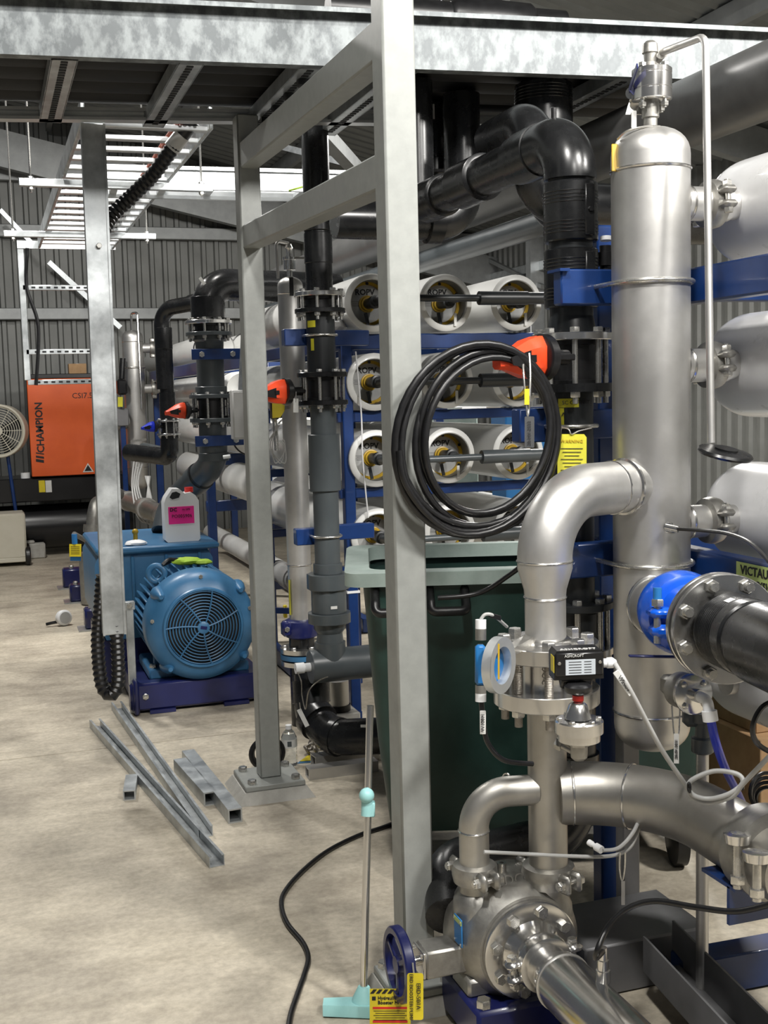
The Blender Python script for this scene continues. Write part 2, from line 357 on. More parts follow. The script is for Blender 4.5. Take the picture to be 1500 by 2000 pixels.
trim(MB().box((XR-.06, 7.5, PX(950, 548, XR).z), (.08, 16, .12), bev=.008), 'galv', 'girt on side wall')
# ================================================================ steel posts and braces
def post(loc, ztop, label, s=.09, k_=1.0):
    t = thing('steel_post', label, 'post', (loc[0], loc[1], 0), 'grey painted platform posts')
    part('column', MB().box((loc[0], loc[1], .07+(ztop-.07)/2), (s, s, ztop-.07), bev=.006), 'post', t)
    bp = part('base_plate', MB().box((loc[0], loc[1], .058), (.26*k_, .26*k_, .024), bev=.004), 'post', t)
    g = MB(); g.loft([[V((loc[0]+sx*k, loc[1]+sy*k, z)) for sx, sy in ((-1, -1), (1, -1), (1, 1), (-1, 1))] for z, k in ((0.0, .165*k_), (.046, .135*k_))]); part('grout_pad', g, 'concrete_block', t)
    for sx in (-1, 1):
        for sy in (-1, 1): bolt(bp, (loc[0]+sx*.095*k_, loc[1]+sy*.095*k_, .07), ZA, .019, .02, .03)
    return t
PM, PD = (1.060, 2.995), (1.078, 4.885)
main_post = post(PM, 3.4, 'tall pale grey square post in front, beside the hanging cable coil', k_=.72)
mid_post = post(PD, 2.85, 'pale grey square post bolted to the floor by the water bottle')
def brace(y0, y1, h, lab):
    a = PX(742, y0, PM[0]); a = V((PM[0], PM[1]+.045, a.z)); c = PY(472, y1, PD[1]-.045); c = V((PD[0], PD[1]-.045, c.z))
    return solo('post_brace', MB().bar(a, c, .075, h, bev=.006), 'post', lab, 'brace', 'grey braces between posts')
brace(92, 303, .105, 'upper grey brace joining the two square posts')
brace(347, 462, .095, 'lower grey brace joining the two square posts')
# ================================================================ overhead pipe platform
ZB = 2.85
A, B = PZ(-60, 91, ZB), PZ(1560, 152, ZB); dd = (B-A).normalized(); A = A-dd*3; nn = V((-dd.y, dd.x, 0))
def csec(o, L, dx, dn, h, fl, lip, th=.006, z=False):
    m = MB(); poly = [(0, 0), (-fl, 0), (-fl, lip), (-fl+th, lip), (-fl+th, th), (-th, th), (-th, h-th), (-fl+th, h-th), (-fl+th, h-lip), (-fl, h-lip), (-fl, h), (0, h)]
    if z: poly = [(0, 0), (.05, 0), (.05, th), (th, th), (th, h), (-fl, h), (-fl, h-lip), (-fl+th, h-lip), (-fl+th, h-th), (0, h-th)]
    m.loft([[o+dx*t+dn*x+ZA*y for x, y in poly] for t in (0, L)]); return m
t = thing('platform_beam', 'galvanised channel beam crossing the top of the view', 'beam', A)
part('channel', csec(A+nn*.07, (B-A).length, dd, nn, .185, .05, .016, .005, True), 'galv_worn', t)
A2, B2 = PZ(-60, 232, ZB), PZ(1100, 245, ZB); A2.z = B2.z = ZB; d2 = (B2-A2).normalized(); A2y = A2.y; A2 = A2-d2*3; n2 = V((-d2.y, d2.x, 0))
t = thing('platform_beam', 'thin galvanised rear edge beam resting on the middle post', 'beam', A2)
part('channel', csec(A2+n2*.05, (B2-A2).length, d2, n2, .05, .06, .012), 'galv_bright', t)
def joist(X, lab, clamps=0):
    y0, y1 = A.y+.10+(X-A.x)*dd.y, A2y
    t = thing('slotted_joist', lab, 'joist', (X, y0, ZB), 'slotted channel joists of overhead platform')
    m = MB(); w_, h_, th = .085, .05, .004
    m.box((X-w_/2, (y0+y1)/2, ZB+h_/2), (th, y1-y0, h_)); m.box((X+w_/2, (y0+y1)/2, ZB+h_/2), (th, y1-y0, h_)); 
    m.box((X, (y0+y1)/2, ZB+.002), (w_, y1-y0, th))
    part('channel', m, 'galv', t)
    s = MB(); n = int((y1-y0-.06)/.034)
    for i in range(n): s.box((X, y0+.04+i*.034, ZB-.001), (.024, .018, .004))
    part('slot_row', s, 'grid', t)['kind'] = 'stuff'
    for i in range(clamps):
        yy = y0+.16+i*.2; part('pipe_clamp', MB().box((X+.01, yy, ZB-.012), (.05, .035, .03), bev=.005).cyl((X+.01, yy, ZB-.01), (X+.01, yy, ZB-.04), .008, n=8), 'rubber', t)
joist(-.10, 'slotted joist beyond the left edge of view'); joist(.32, 'slotted joist nearest the left edge under dark pipes'); joist(.74, 'second slotted joist from left under dark pipes')
joist(1.16, 'slotted joist carrying four black pipe clamps', 4); joist(PZ(740, 182, ZB).x, 'slotted joist right of the square post brace'); joist(2.35, 'slotted joist above the tall black elbow'); joist(2.9, 'slotted joist at the far right under platform')
for i in range(5):
    y = PZ(-60, 91, ZB).y+.27+i*.17
    solo('overhead_pipe', MB().cyl((-3.0, y-3.1*dd.y/dd.x, ZB+.145), (4.2, y+4.1*dd.y/dd.x, ZB+.145), .082, n=20), 'pitch', ('nearest','second','middle','fourth','rearmost')[i]+' of the five black pipes lying on the platform joists', 'pipe', 'black pipes on the overhead platform')
t = thing('wrapped_pipe', 'rubber wrapped pipe lying above the channel beam', 'pipe', (1.4, 4.5, 3.15))
pa, pb = PY(640, 18, 4.55), PY(1100, 52, 4.5); ax = (pb-pa).normalized(); L = (pb-pa).length
part('pipe', MB().cyl(pa, pb, .062, n=20), 'rubber', t)
part('sleeve', MB().lathe(pa+ax*L*.5, ax, [(0, .063), (.02, .078), (.2, .082), (.34, .078), (.36, .063)], 22), 'rubber', t)
for k in (.47, .70): part('clip', MB().cyl(pa+ax*L*k+ZA*.05, pa+ax*L*k+ZA*.11, .008, n=8), 'black', t)
# ================================================================ cable ladder run
ZL = 2.9; LX0, LX1 = .47, 1.03; LY0, LY1 = 5.38, 9.7
t = thing('cable_ladder', 'galvanised overhead cable ladder running toward end wall', 'cable ladder', (LX0, LY0, ZL))
for x in (LX0, LX1):
    part('side_rail', MB().box((x, (LY0+LY1)/2, ZL+.05), (.02, LY1-LY0, .10), bev=.004), 'galv', t)
rung = MB().box((0, 0, 0), (LX1-LX0, .045, .022), bev=.003).mesh('rung', 'galv_bright')  # paler than the rails: lamp reflection put into the rung colour
for i in range(17): inst('rung', rung, M4.Translation(((LX0+LX1)/2, LY0+.06+i*.25, ZL+.012)), t)
for k in range(4):
    part('cable', MB().tube(spline([(LX1-.14+k*.022, LY0+j*.5, ZL+.036+.006*math.sin(j*2+k)) for j in range(9)], 4), .009, 8), 'copper' if k < 2 else 'rubber', t)
LX0, LX1 = .33, .95
t = thing('cable_ladder', 'vertical cable ladder dropping above the orange compressor', 'cable ladder', (LX0, LY1, 1.8))
for x in (LX0, LX1): part('side_rail', MB().box((x, LY1+.05, 2.40), (.05, .03, 1.04), bev=.004), 'galv', t)
part('hanger_plate', MB().box((.68, LY1+.03, 2.93), (.75, .02, .06)), 'galv', t)
for z in [PY(110, y_, 9.75).z for y_ in (562, 687, 746)]:
    r = part('rung', MB().box(((LX0+LX1)/2, LY1+.05, z), (LX1-LX0, .03, .04), bev=.003), 'galv', t)
    s = MB()
    for i in range(9): s.box((LX0+.08+i*.057, LY1+.034, z), (.03, .002, .014))
    part('slot_row', s, 'grid', r)['kind'] = 'stuff'
for k in range(2): part('cable', MB().tube(spline([(LX0+.05+k*.5, LY1, ZL), (LX0+.03+k*.5, LY1+.02, 2.6), (LX0+.10+k*.46, LY1+.01, 2.3), (LX0+.06+k*.48, LY1+.02, 1.84)], 8), .014, 8), 'rubber', t)
def trapeze(x0, x1, y, Y, lab):
    a, c = PY(x0, y, Y), PY(x1, y, Y); a.z = c.z = ZL-.035
    t = thing('trapeze_hanger', lab, 'hanger', a, 'strut hangers under the cable ladder')
    part('strut', MB().bar(a, c, .042, .042, bev=.003), 'galv', t)
    for q in (a+(c-a)*.06, a+(c-a)*.94):
        part('threaded_rod', MB().cyl(q-ZA*.05, V((q.x, q.y, roof_z(q.x)-.02)), .006, n=8), 'bolt', t)
        bolt(t, q+ZA*.021, ZA, .016, .012, .06, .045)
trapeze(38, 416, 389, 6.65, 'nearer strut hanger under the overhead cable ladder'); trapeze(8, 305, 478, 8.65, 'farther strut hanger under the overhead cable ladder')
# cross tray
a, c = PY(190, 369, 6.75), PY(1000, 392, 6.62)
t = thing('cable_tray', 'bright galvanised cable tray crossing behind the posts', 'cable tray', a); a.z = c.z = 2.93
d_ = (c-a).normalized(); n_ = V((-d_.y, d_.x, 0)); z_ = a.z
part('side_rail', csec(a+n_*.03-ZA*.06, (c-a).length, d_, n_, .125, .03, .02, .004), 'galv_bright', t)
part('side_rail', csec(a+n_*.36-ZA*.06, (c-a).length, d_, n_, .125, .03, .02, .004), 'galv_bright', t)
for i in range(9): part('rung', MB().box(a+d_*(.1+i*.27)+n_*.18-ZA*.03, (.04, .32, .02), math.atan2(d_.y, d_.x)), 'galv_bright', t)
part('earth_wire', MB().tube(spline([P(565, 372, 6.5), P(580, 368, 6.45), P(610, 360, 6.5)], 6), .006, 8), 'green', t)
# flexible conduit into the cable duct
def corrug(pts, r, pitch=.012, dr=.006, n=12):
    m = MB(); pts = [V(p) for p in pts]; d = [0]
    for i in range(1, len(pts)): d.append(d[-1]+(pts[i]-pts[i-1]).length)
    N = int(d[-1]/pitch); q = []; rs = []; j = 0
    for i in range(N+1):
        s_ = d[-1]*i/N
        while j < len(d)-2 and d[j+1] < s_: j += 1
        q.append(pts[j].lerp(pts[j+1], (s_-d[j])/max(1e-9, d[j+1]-d[j]))); rs.append(r+(dr if i % 2 else 0))
    m.tube(q, rs, n); return m
t = thing('flexible_conduit', 'black corrugated conduit dropping from the ladder into duct', 'conduit', P(290, 340, 6.4))
part('hose', corrug(spline([P(342, 282, 5.35), P(300, 340, 5.4), P(255, 385, 5.4), P(215, 425, 5.36), P(190, 475, 5.3)], 10), .030), 'rubber', t)
part('gland', MB().cyl(P(335, 290, 5.36), P(356, 264, 5.34), .038, n=16), 'pvc_light', t); part('pipe', MB().cyl(P(356, 264, 5.34), P(378, 236, 5.32), .034, n=16), 'rubber', t)
# galvanised cable duct
q0 = PY(226, 1240, 5.13); ZD0 = q0.z; dx, dy = q0.x-.004, q0.y+.03
t = thing('cable_duct', 'galvanised vertical cable duct ending above floor beside the motor', 'duct', (dx, dy, ZD0))
top = V((PY(181, 248, 5.15).x, dy, ZB-.002)); bot = V((dx, dy, ZD0))
part('duct', MB().bar(bot, top, .098, .06, up=YA, bev=.004), 'galv', t)
for sx in (-1, 1): part('lip', MB().bar(bot+XA*sx*.044-YA*.032, top+XA*sx*.044-YA*.032, .010, .006, up=YA), 'galv', t)
part('lid_bolt', MB().hexa(top-ZA*.5-YA*.036, -YA, .012, .01), 'bolt', t)
t = thing('flexible_conduit', 'black corrugated conduit loop below the galvanised duct', 'conduit', (dx, dy, 0))
part('hose', corrug(spline([(dx+.01, dy, ZD0+.05), (dx+.012, dy, ZD0-.10), (dx+.005, dy, ZD0-.225), (dx-.025, dy+.01, ZD0-.27), (dx-.06, dy+.03, ZD0-.225), (dx-.066, dy+.06, ZD0-.05), (dx-.045, dy+.075, ZD0+.12), (dx-.03, dy+.07, ZD0+.25)], 10), .026), 'rubber', t)
q = PZ(262, 1392, 0)
t = thing('strut_stand', 'slim galvanised strut leg standing beside the blue motor', 'strut', q)
part('channel', MB().box((q.x, q.y, .29), (.04, .04, .58), bev=.003), 'galv', t)
part('bracket', MB().box((q.x-.005, q.y, .595), (.07, .045, .045), bev=.003), 'galv', t); bolt(t, (q.x+.0, q.y-.034, .60), -YA, .016, .012)
# ================================================================ membrane rack behind the bin (three columns, four rows, open ends facing the aisle end)
RY = PY(728, 591, 5.55).y
cxs = [PY(px, 591, RY).x for px in (728, 871, 1009)]; czs = [PY(728, y, RY).z for y in (591, 746, 896, 1049)]
VR, VI, VL = .142, .112, 2.3
def make_vessel():
    t = thing('membrane_vessel', '', 'pressure vessel', (0, 0, 0), 'open-ended membrane vessels in the blue rack')
    m = MB(); n = 40
    m.loft([[V((r*math.cos(2*PI*j/n), y, r*math.sin(2*PI*j/n))) for j in range(n)] for y, r in ((.13, VI*.97), (.0, VI), (-.004, VI+.004), (0, VR-.006), (.006, VR), (VL-.05, VR), (VL, VR-.04))])
    part('shell', m, 'white', t)
    part('bore_shade', MB().ringtube((0, .012, 0), (0, .128, 0), VI*.988, VI*.97, 36), 'bore', t)  # added dark sleeve; the recess shade is painted into its colour
    part('retaining_ring', MB().ringtube((0, .085, 0), (0, .105, 0), VI*.985, VI*.84, 36), 'gold', t)
    hd = part('head_plate', MB().cyl((0, .10, 0), (0, .12, 0), VI*.86, n=36), 'head', t)
    for a in (.5, 1.57, 2.64, 3.7, 5.7): part('ring_bolt', MB().hexa((VI*.91*math.cos(a), .085, VI*.89*math.sin(a)), -YA, .008, .006), 'blackpaint', t)
    text('ROPV', (-.008, .0993, .058), XA, ZA, .040, 'ink', hd, bold=.0013)
    s = MB()
    for k in range(4): s.box((-.058, 0.0997, .012-k*.007), (.04-.006*(k % 2), .0006, .0016))
    part('print_lines', s, 'ink', hd)['kind'] = 'stuff'
    part('port_adapter', MB().lathe((0, .10, 0), -YA, [(0, .042), (.012, .042), (.014, .036), (.028, .034)], 24), 'gold', t)
    part('permeate_port', MB().lathe((0, .08, 0), -YA, [(0, .026), (.09, .026), (.092, .032), (.125, .032), (.127, .024), (.15, .024)], 20), 'pvc_dark', t)
    part('hanging_tag', MB().box((.045, -.01, -.085), (.014, .003, .065)), 'label', t); part('tie_strap', MB().box((-.015, .055, -.075), (.016, .006, .06), ((.97, 0, .2) and (V((.98, 0, .2)), YA, V((-.2, 0, .98))))), 'pvc_dark', t)
    return t
vp = make_vessel(); first = True
rown = ('top', 'second', 'third', 'bottom'); coln = ('left', 'middle', 'right')
for i, z in enumerate(czs):
    for j, x in enumerate(cxs):
        lab = 'white membrane vessel with open end, %s row, %s column of blue rack' % (rown[i], coln[j])
        if first: vp.location = (x, RY, z); vp['label'] = lab; first = False
        else: dup(vp, (x, RY, z), lab)
# permeate manifolds across the vessel ends
for i, z in enumerate(czs):
    yy = RY-.16; zz = z-.006+(.015 if i == 0 else 0); mt = 'pvc_dark' if i < 2 else 'pvc'
    xa = cxs[0]+.02; t = thing('permeate_pipe', '%s horizontal grey permeate pipe across vessel ends' % rown[i], 'pipe', (cxs[0], yy, zz), 'permeate pipes across the vessel ends')
    part('thin_pipe', MB().cyl((xa, yy, zz), (cxs[1]+.12, yy, zz), .017, n=16), mt, t)
    part('reducer', MB().lathe((cxs[1]+.11, yy, zz), XA, [(0, .018), (.0, .034), (.26, .034), (.262, .030), (.36, .030), (.362, .036), (.5, .036), (.9, .036)], 20), mt, t)
    for x in cxs: part('branch', MB().cyl((x, yy, zz), (x, yy+.11, zz), .02, n=14), mt, t)
# blue rack frame
t = thing('rack_frame', 'blue steel rack frame holding the open-ended white vessels', 'frame', (cxs[0]-.2, RY+.05, 0))
fx0 = PY(682, 900, RY+.03).x; fx1 = cxs[2]+.30; fw_ = .055
for yy in (RY+.05, RY+1.9):
    for x in (fx0, fx1): part('upright', MB().box((x, yy, 1.0), (fw_, fw_, 2.0), bev=.005), 'blue', t)
for k, z in enumerate((czs[0]-VR-.045, czs[1]-VR-.03, czs[2]-VR-.03, czs[3]-VR-.03)):
    for yy in (RY+.07, RY+1.88):
        part('crossbeam', MB().box(((fx0+fx1)/2, yy, z), (fx1-fx0+.1, .05, .075 if k == 0 else .05), bev=.005), 'blue', t)
for x in (fx0, fx1): part('side_rail', MB().box((x, RY+.97, czs[0]-VR-.05), (.05, 1.8, .07), bev=.005), 'blue', t); part('side_rail', MB().box((x, RY+.97, .06), (.06, 1.9, .1), bev=.005), 'blue', t)
for x in (cxs[0]+.18, cxs[1]+.18): part('centre_upright', MB().box((x, RY+1.0, 1.0), (.04, .04, 2.0), bev=.004), 'blue', t)
part('film_strip', MB().tube(spline([(fx0+.04, RY-.0, czs[1]+.15), (fx0+.05, RY-.03, czs[1]-.15), (fx0+.055, RY-.02, czs[2]), (fx0+.075, RY-.02, czs[3]+.1)], 8), .004, 6), 'wrap', t)
for z in (.33, .72): part('cable_tie', MB().box((fx0, RY+.05, z), (fw_+.012, fw_+.012, .012)), 'whiteplastic', t)
# wrapped film under the top row, pale stock boxes seen behind the rack
def crumple(c, sx, sy, sz, seed, n=14):
    rnd = random.Random(seed); m = MB(); rings = []
    for i in range(8):
        th = PI*(i+.02)/7.04; rings.append([V(c)+V((sx*math.sin(th)*math.cos(2*PI*j/n)*(1+rnd.uniform(-.22, .22)), sy*math.sin(th)*math.sin(2*PI*j/n)*(1+rnd.uniform(-.22, .22)), sz*math.cos(th)*(1+rnd.uniform(-.15, .15)))) for j in range(n)])
    return m.loft(rings)
t = solo('plastic_film', crumple((cxs[0]-.17, RY+.16, czs[0]-.10), .07, .09, .055, 3), 'wrap', 'crumpled clear plastic film left of the top rack vessel', 'plastic film', ang=20)
q = P(905, 800, 8.9); solo('plastic_film', crumple(q, .28, .10, .085, 5), 'wrap', 'crumpled clear plastic film heaped behind the blue rack', 'plastic film', ang=20)
q = P(880, 830, 8.9); solo('stock_box', MB().box((q.x, q.y, (q.z+.1)/2), (.32, .3, q.z+.1), bev=.01), 'binrim', 'pale grey green box seen behind the rack', 'box')
q = P(905, 990, 9.4); solo('stock_box', MB().box((q.x, q.y, (q.z+.1)/2), (.5, .4, q.z+.1), bev=.01), 'pvc_light', 'light grey crate seen low behind the rack', 'box')
q = P(1012, 812, 8.0); solo('blue_pallet_box', MB().box((q.x, q.y, (q.z+.05)/2), (.3, .25, q.z+.05), bev=.01), 'cap_blue', 'light blue wrapped box behind the cable coil', 'box')
# ================================================================ farther vessels of the third skid
fz = (2.14, 1.77, 1.40, 1.03); X3 = 1.95
f0 = MB(); n = 32
f0.loft([[V((r*math.cos(2*PI*j/n), y, r*math.sin(2*PI*j/n))) for j in range(n)] for y, r in ((.05, .04), (.0, .125), (.03, VR), (4.0, VR), (4.05, .1))]); fm = f0.mesh('shell', 'white')
for c_ in range(2):
    for i, z in enumerate(fz):
        y0 = (10.2, 9.3, 8.6, 8.0)[i]
        t = thing('membrane_vessel', 'distant white membrane vessel, %s row of third skid, %s file' % (rown[i], ('aisle', 'inner')[c_]), 'pressure vessel', (X3+c_*.34, y0, z), 'distant vessels of the third skid')
        inst('shell', fm, M4.Translation((X3+c_*.34, y0, z)), t)
        part('strap', MB().torus((X3+c_*.34, y0+.45, z), YA, VR+.004, .008, 32, 6), 'rubber', t)
t = thing('rack_frame', 'distant blue skid frame behind the jerrycan', 'frame', (1.75, 8.3, 0))
for x, y in ((1.72, 9.6), (1.80, 7.9), (2.5, 9.6), (1.72, 12.6), (2.5, 12.6)): part('upright', MB().box((x, y, 1.0), (.07, .07, 2.0), bev=.005), 'blue', t)
for z, y in ((1.95, 9.6), (1.20, 9.6), (.82, 9.6), (.82, 7.9), (.42, 7.9), (1.95, 12.6)): part('crossbeam', MB().box((2.1, y, z), (.85, .06, .09), bev=.005), 'blue', t)
for x, z in ((1.70, 1.95), (1.70, .06), (2.5, .06)): part('side_rail', MB().box((x, 10.3, z), (.07, 4.8, .1), bev=.005), 'blue', t)
# long pipes in the aisle direction
t = thing('header_pipe', 'thick black overhead header pipe running along the skids', 'pipe', (2.52, 1, 2.70)); part('pipe', MB().cyl((2.52, 1.0, 2.70), (2.49, 11.5, 2.70), .122, n=36), 'black_lit', t)
for y in (6.3, 8.2): part('vent_valve', MB().cyl((2.5, y, 2.82), (2.5, y, 2.90), .02, n=12).box((2.5, y, 2.9), (.1, .04, .03)), 'steel_bright', t)
t = thing('header_pipe', 'slimmer dark grey overhead pipe below the thick header', 'pipe', (2.52, 1, 2.48)); part('pipe', MB().cyl((2.53, 4.7, 2.48), (2.50, 11, 2.48), .06, n=28), 'pvc', t)
t = thing('drain_pipe', 'pale grey low pipe running behind the blue motor', 'pipe', (1.87, 6.6, .5))
part('pipe', MB().cyl((1.87, 6.5, .5), (1.87, 10.5, .5), .075, n=24), 'pvc_light', t)
for y in (7.55, 8.35, 6.9): part('coupling', MB().cyl((1.87, y-.09, .5), (1.87, y+.09, .5), .085, n=24), 'pvc_light', t)
# ================================================================ near skid vessels (closed ends at the stainless header)
nz = [PY(1400, y, 2.9).z for y in (400, 713, 1015, 1330)]; NX, NR = 2.185, .155
nv = MB(); n = 48; prof = [(0, .16)]+[(.0+.13*(1-math.cos(a)), NR*math.sin(a)) for a in [PI/2*k/8 for k in range(1, 9)]]
prof = [(.12*(1-math.cos(a)), NR*math.sin(a)**.8) for a in [PI/2*k/10 for k in range(0, 11)]]+[(2.6, NR)]
nv.lathe((0, 0, 0), -YA, [(t_, max(r_, .002)) for t_, r_ in prof], n); nvm = nv.mesh('shell', 'wrap')
for i, z in enumerate(nz):
    t = thing('membrane_vessel', 'film wrapped white vessel, %s of the stack right of the stainless header' % rown[i], 'pressure vessel', (NX, 3.12, z), 'wrapped vessels of the near skid')
    inst('shell', nvm, M4.Translation((NX, 3.12, z)), t)
    part('end_cap', MB().lathe((NX, 2.72, z), -YA, [(0, NR+.002), (.005, NR+.005), (1.2, NR+.005), (1.21, NR+.001)], 48), 'white', t)
    part('side_port', MB().cyl((NX-NR-.02, 2.895, z), (NX-.05, 2.895, z), .042, n=20), 'steel', t)
for a, c, lab, z in ((1, 3.2, 'upper', PY(1352, 556, 2.95).z), (1, 3.2, 'lower', PY(1352, 1106, 2.95).z)):
    pass
t = thing('rack_frame', 'blue steel frame of the near skid beside the stainless header', 'frame', (1.93, 2.0, 0))
zb1, zb2 = PY(1360, 556, 2.9).z, PY(1360, 1108, 2.9).z
part('side_beam', MB().box((1.945, 2.05, zb1), (.055, 2.35, .10), bev=.006), 'blue', t); part('side_beam', MB().box((1.945, 2.05, zb2), (.055, 2.35, .10), bev=.006), 'blue', t)
ux = PY(1182, 1700, 3.28).x
part('upright', MB().box((ux+.02, 3.30, 1.10), (.075, .06, 2.2), bev=.005), 'blue', t)
part('back_crossbeam', MB().box((2.1, 3.30, 2.02), (.8, .05, .10), bev=.005), 'blue', t); part('back_crossbeam', MB().box((2.1, 3.30, zb2), (.8, .05, .10), bev=.005), 'blue', t)
# ================================================================ near stainless header
HX, HY, HR = 1.768, 2.90, .1075
zt, zbm = PY(1272, 250, HY).z, PY(1272, 1462, HY).z
t = hdr = thing('header_vessel', 'tall brushed stainless header vessel with domed ends at right', 'vessel', (HX, HY, zbm))
def dome(r, h, n=8): return [(h*(1-math.cos(a)), max(.001, r*math.sin(a)**.75)) for a in [PI/2*k/n for k in range(n+1)]]
L = zt-zbm; dp = dome(HR, .075)
part('shell', MB().lathe((HX, HY, zbm), ZA, dp+[(L-q[0], q[1]) for q in reversed(dp)], 56), 'steel', t)
for z in (zt-.115, zbm+.115):
    part('weld_bead', MB().torus((HX, HY, z), ZA, HR+.0005, .004, 56, 6), 'steel_bright', t)
def ubolt(parent, c, R, zz, back, r=.007):
    pts = [(c[0]-R-.004, c[1]+back, zz)]+[(c[0]+(R+.006)*math.cos(a), c[1]+(R+.006)*math.sin(a), zz) for a in [PI+PI*k/20 for k in range(21)]]+[(c[0]+R+.004, c[1]+back, zz)]
    return part('u_bolt', MB().tube(pts, r, 10), 'bolt', parent)
zu1, zu2 = PY(1272, 546, HY-.1).z, PY(1272, 1110, HY-.1).z
for zz in (zu1, zu2):
    ubolt(t, (HX, HY), HR, zz, .11)
t = thing('pipe_bracket', 'blue bracket plate behind the stainless header, upper', 'bracket', (HX-.1, HY+.13, zu1), 'blue brackets of the near header')
part('plate', MB().box((HX-.02, HY+.135, zu1), (.40, .05, .10), bev=.005), 'blue', t); part('flange_lip', MB().box((HX-.215, HY+.135, zu1+.046), (.03, .08, .008)), 'blue', t)
t = thing('pipe_bracket', 'blue bracket plate behind the stainless header, lower', 'bracket', (HX-.1, HY+.13, zu2), 'blue brackets of the near header')
part('plate', MB().box((HX-.02, HY+.135, zu2), (.36, .05, .10), bev=.005), 'blue', t); part('flange_lip', MB().box((HX-.195, HY+.135, zu2+.046), (.03, .08, .008)), 'blue', t)
# side stubs with grooved clamps to the vessels
def clamp(parent, c, ax, R, w=.05, bolts=((0, 1),), mt='steel_cast', ear=None):
    # grooved coupling: two half rings with bolt ears along ear direction
    ax = V(ax).normalized(); c = V(c); u, v, _ = frame_of(ax)
    if ear is None: ear = u
    ear = V(ear); ear = (ear-ax*ear.dot(ax)).normalized(); oth = ax.cross(ear)
    k = part('grooved_clamp', MB().lathe(c-ax*w/2, ax, [(0, R+.002), (.005, R+.017), (w*.5-.004, R+.021), (w*.5+.004, R+.021), (w-.005, R+.017), (w, R+.002)], 32), mt, parent)
    for sg in (1, -1):
        e = c+ear*sg*(R+.030)
        for s2 in (1, -1):
            part('bolt_lug', MB().box(e+oth*s2*.020, (.042, .020, w*.86), (ear, oth, ax), .008), mt, k)
        bolt(k, e+oth*.030, oth, .0135, .013, .078, .060)
    return k
for i, z in enumerate(nz[:3]):
    part('side_stub', MB().cyl((HX+HR*.9, HY-.005, z), (NX-NR-.02, HY-.005, z), .047, n=24), 'steel', hdr)
    part('weld_bead', MB().torus((HX+HR+.006, HY-.005, z), XA, .047, .004, 24, 6), 'steel_bright', hdr)
    clamp(hdr, (HX+HR+.085, HY-.005, z), XA, .047, .05, ear=V((0, -.9, .1)))
# top instrument valve and vent tube
tv = thing('ball_valve', 'small stainless ball valve on top of the header', 'valve', (HX, HY, zt))
part('nipple', MB().lathe((HX, HY, zt-.004), ZA, [(0, .019), (.03, .019), (.031, .024), (.07, .024), (.072, .02), (.09, .02)], 20), 'steel_cast', tv)
zv = PY(1278, 198, HY).z
vb = part('body', MB().lathe((HX+.005, HY, zv), ZA, [(0, .050), (.003, .054), (.028, .054), (.029, .052), (.031, .052), (.032, .054), (.068, .054), (.069, .052), (.071, .052), (.072, .054), (.083, .054), (.086, .050)], 32), 'steel_bright', tv)
for p in circ((HX+.005, HY, zv+.086), ZA, .042, 4, .25): bolt(vb, p, ZA, .011, .010, .11, .095)
part('stem', MB().lathe((HX, HY, zv+.08), ZA, [(0, .02), (.02, .02), (.022, .016), (.045, .018), (.047, .022), (.07, .02), (.078, .012)], 16), 'steel_cast', tv)
q = P(1240, 178, 3.2)
lv = part('lever', MB().bar(P(1229, 178, 3.22), P(1245, 128, 3.14), .018, .004, up=RT, bev=.001).bar(P(1231, 176, 3.22), P(1240, 186, 3.22), .03, .012), 'navy', tv)
part('lever_hub', MB().cyl(P(1232, 182, 3.22), P(1248, 180, 3.26), .016, n=12), 'steel_bright', tv)
part('lock_plate', MB().plate([(-.022, -.02), (.022, -.02), (.022, .012), (.008, .022), (-.01, .022)], P(1237, 210, 3.24), RT, UP, .004), 'steel_bright', tv)
part('id_tag', MB().plate([(-.007, -.035), (.007, -.035), (.007, .012), (-.007, .012)], P(1238, 225, 3.23), RT, UP, .002), 'label', tv)
tt = thing('vent_tube', 'thin bent stainless vent tube hanging beside the header', 'tube', P(1386, 500, 3.02))
part('tube', MB().tube(fillet([P(1283, 106, 3.25), P(1378, 70, 3.02), P(1389, 865, 3.02)], .035, 10), .0098, 14), 'steel', tt)
part('elbow_fitting', MB().sphere(P(1280, 112, 3.28), .022, 12).cyl(P(1280, 112, 3.28), P(1292, 102, 3.22), .018, n=12), 'steel_cast', tt)
tg = thing('valve_tag', 'yellow tag on bead chain draped over the header dome', 'tag', P(1203, 300, 3.2))
part('bead_chain', MB().tube(spline([P(1289, 247, 3.17), P(1262, 247, 3.16), P(1225, 256, 3.17), P(1206, 272, 3.2)], 8), .003, 6), 'bolt', tg)
part('plate', MB().box(P(1200, 308, 3.2), (.016, .004, .075), (RT, FW, UP), .002), 'gold', tg)
# black disc tool cap near the tube end
solo('rubber_disc', MB().lathe(P(1415, 890, 2.95), V((.1, -.25, 1)), [(0, .066), (.006, .07), (.012, .066), (.016, .03), (.02, .03)], 32), 'black', 'black rubber disc resting on the third wrapped vessel', 'disc')
